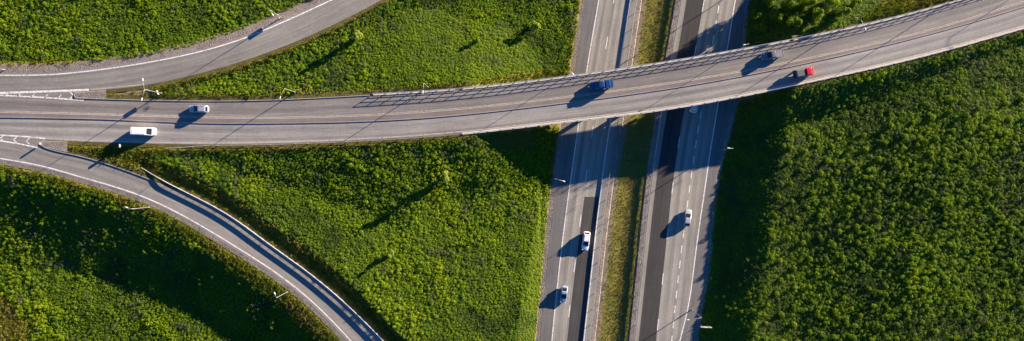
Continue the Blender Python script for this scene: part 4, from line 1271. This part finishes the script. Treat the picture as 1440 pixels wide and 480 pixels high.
for label, msk in (('short olive grass in the ditch between the motorway carriageways', med),
                   ('yellow green verge grass along ramps, overpass and motorway edges', ~med)):
    k = ok & msk
    scatter('verge_grass', gx2[k], gy2[k], gz0[k] - .02, rng.integers(0, 4, k.sum()), np.c_[sz, sz, sz][k], np.clip(tn[k], 0, 1), NG_TUFT, label, 'grass')

# single trees and bushes that stand out
def crown_shape(R, h, z0, lobes, seed):
    r0 = random.Random(seed)
    L = [(r0.uniform(-.5, .5)*R, r0.uniform(-.5, .5)*R, z0 + h*(i + .5)/lobes + r0.uniform(-.1, .1)*h, R*(1.0 - .62*abs((i + .5)/lobes - .38)*1.3)*r0.uniform(.55, .8)) for i in range(lobes)]
    def f(r):
        cx_, cy_, cz_, rr = r.choice(L)
        v = Vector((r.gauss(0, 1), r.gauss(0, 1), r.gauss(0, 1))).normalized()
        k = r.uniform(.35, 1) ** .5 * rr
        return (cx_ + v.x*k, cy_ + v.y*k, cz_ + v.z*k*.95), v
    return f
def trunk_mesh(H, seed):
    r = random.Random(seed); mb = MB()
    bendx, bendy = r.uniform(-.15, .15), r.uniform(-.15, .15)
    pts = [(bendx*math.sin(t*2)*t, bendy*math.sin(t*2.4)*t, -0.4 + (H*.9 + .4)*t) for t in (0, .2, .4, .6, .8, 1)]
    mb.tube(pts, [.022*H*(1 - .85*t) for t in (0, .2, .4, .6, .8, 1)], 7)
    for i in range(7):
        t = r.uniform(.25, .85); a = r.uniform(0, 6.28); L = H * .28 * (1.1 - t)
        b = Vector((bendx*math.sin(t*2)*t, bendy*math.sin(t*2.4)*t, -0.4 + (H*.9 + .4)*t))
        e = b + Vector((math.cos(a)*L, math.sin(a)*L, L*.7))
        mb.tube([b, (b + e)/2 + Vector((0, 0, -.04*L)), e], [.010*H*(1 - t*.6), .007*H*(1 - t*.6), .003*H], 5)
    return mb.mesh('trunk', M['bark'], True)
TREES = {}
for nm, H, R, lobes, n, leaf in (('slim', 5.2, 1.5, 8, 1700, .15), ('round', 3.0, 1.2, 6, 800, .15), ('tall', 6.2, 2.1, 10, 2000, .20), ('broad', 5.2, 2.4, 11, 2200, .20)):
    for v in range(2):
        V, F = leaf_cloud(n, crown_shape(R, H*.86, H*.14, lobes, 300 + v + len(nm)), leaf, 500 + v + len(nm))
        TREES[(nm, v)] = (trunk_mesh(H, 700 + v), new_mesh('crown', V, F, M['leaf_tree']), new_mesh('crown', V, F, M['leaf_pale']))
def tree(px, py, nm, v, label, scale=1.0, group=None, cat='tree', name='tree', pale=False):
    x, y, z = WG(px, py)
    root = tag(empty(name, (x, y, z), random.uniform(0, 6.28)), label, cat, group)
    root.scale = (scale, scale, scale)
    tr, cr, cp = TREES[(nm, v)]
    cr = cp if pale else cr
    link('trunk', tr, root); link('crown', cr, root)
    return root
tree(626, 249, 'slim', 0, 'slim young tree with long shadow in the triangular thicket', 1.05, pale=True)
tree(552, 357, 'round', 0, 'round bush with shadow in the middle of the triangular thicket', 1.0, cat='bush', name='bush', pale=True)
tree(505, 52, 'slim', 1, 'slim tree between curved ramp and overpass railing casting a shadow', .95, pale=True)
tree(750, 38, 'round', 1, 'pale green round tree near the motorway above the overpass', 1.30, pale=True)
tree(670, 57, 'round', 0, 'small bush left of the pale round tree above the overpass', .8, cat='bush', name='bush')
TR = [(1060,22,'round',1.2,'leafy tree closest to the motorway in the dark clump above the overpass'),
      (1066,40,'round',1.2,'leafy tree close above the overpass railing beside the motorway'),
      (1078,6,'tall',.62,'tall dark tree at the top edge right of the motorway'),
      (1088,26,'broad',.72,'broad tree in the middle of the dark clump right of the motorway'),
      (1104,8,'broad',.8,'broad tree at the top edge above the grey pickup'),
      (1112,33,'round',1.35,'round tree near the railing above the red cabbed truck'),
      (1130,6,'tall',.8,'tall tree at the top edge left of the overpass lamp'),
      (1146,24,'broad',.7,'broad tree nearest the railing left of the overpass lamp'),
      (1164,4,'broad',.8,'broad lit tree at the top edge above the overpass lamp'),
      (1180,19,'round',1.3,'round lit tree beside the foot of the overpass lamp'),
      (1200,4,'round',1.3,'round tree at the top edge next to the yellow grass strip'),
      (1112,-22,'broad',.9,'broad tree behind the dark clump, just outside the top edge')]
for i, (px, py, nm, sc_, lab_) in enumerate(TR):
    tree(px, py, nm, i % 2, lab_, sc_, 'trees above the overpass right of the motorway')
tree(770, 178, 'round', 1, 'yellow green bush lit beside the lower bridge edge at the motorway', .75, cat='bush', name='bush')

# the biggest shrubs that stand out singly in the right hand thicket
SH = []
for i in range(3):
    V, F = leaf_cloud(330, dome(1.0, 1.5 + .25*i, .3), .15, 900 + i)
    SH.append(new_mesh('foliage', V, F, M['leaf_tree']))
stem = MB().tube([(0, 0, -.3), (.03, .02, .5), (-.03, .04, 1.0)], [.05, .035, .015], 6)
for a in range(4):
    stem.tube([(0, 0, .1), (math.cos(a*1.57)*.25, math.sin(a*1.57)*.25, .6), (math.cos(a*1.57)*.42, math.sin(a*1.57)*.42, 1.0)], [.03, .02, .01], 5)
stem = stem.mesh('stems', M['bark'], True)
cand = np.where(keep & right & (cpx < 1445) & (cpy > 60) & (cpy < 482) & (edge_d > 15))[0]
rng.shuffle(cand)
taken = []
for c in cand:
    if len(taken) >= 240: break
    if any((cx[c]-cx[t])**2 + (cy[c]-cy[t])**2 < 12 for t in taken): continue
    taken.append(c)
    k = rng.uniform(.55, .8)
    root = tag(empty('shrub', (cx[c], cy[c], cz[c]), rng.uniform(0, 6.28)), 'rounded leafy shrub standing out of the thicket right of the motorway', 'shrub', 'rounded shrubs in the right hand thicket')
    root.scale = (k, k, k * rng.uniform(.7, .95))
    link('foliage', SH[len(taken) % 3], root); link('stems', stem, root)
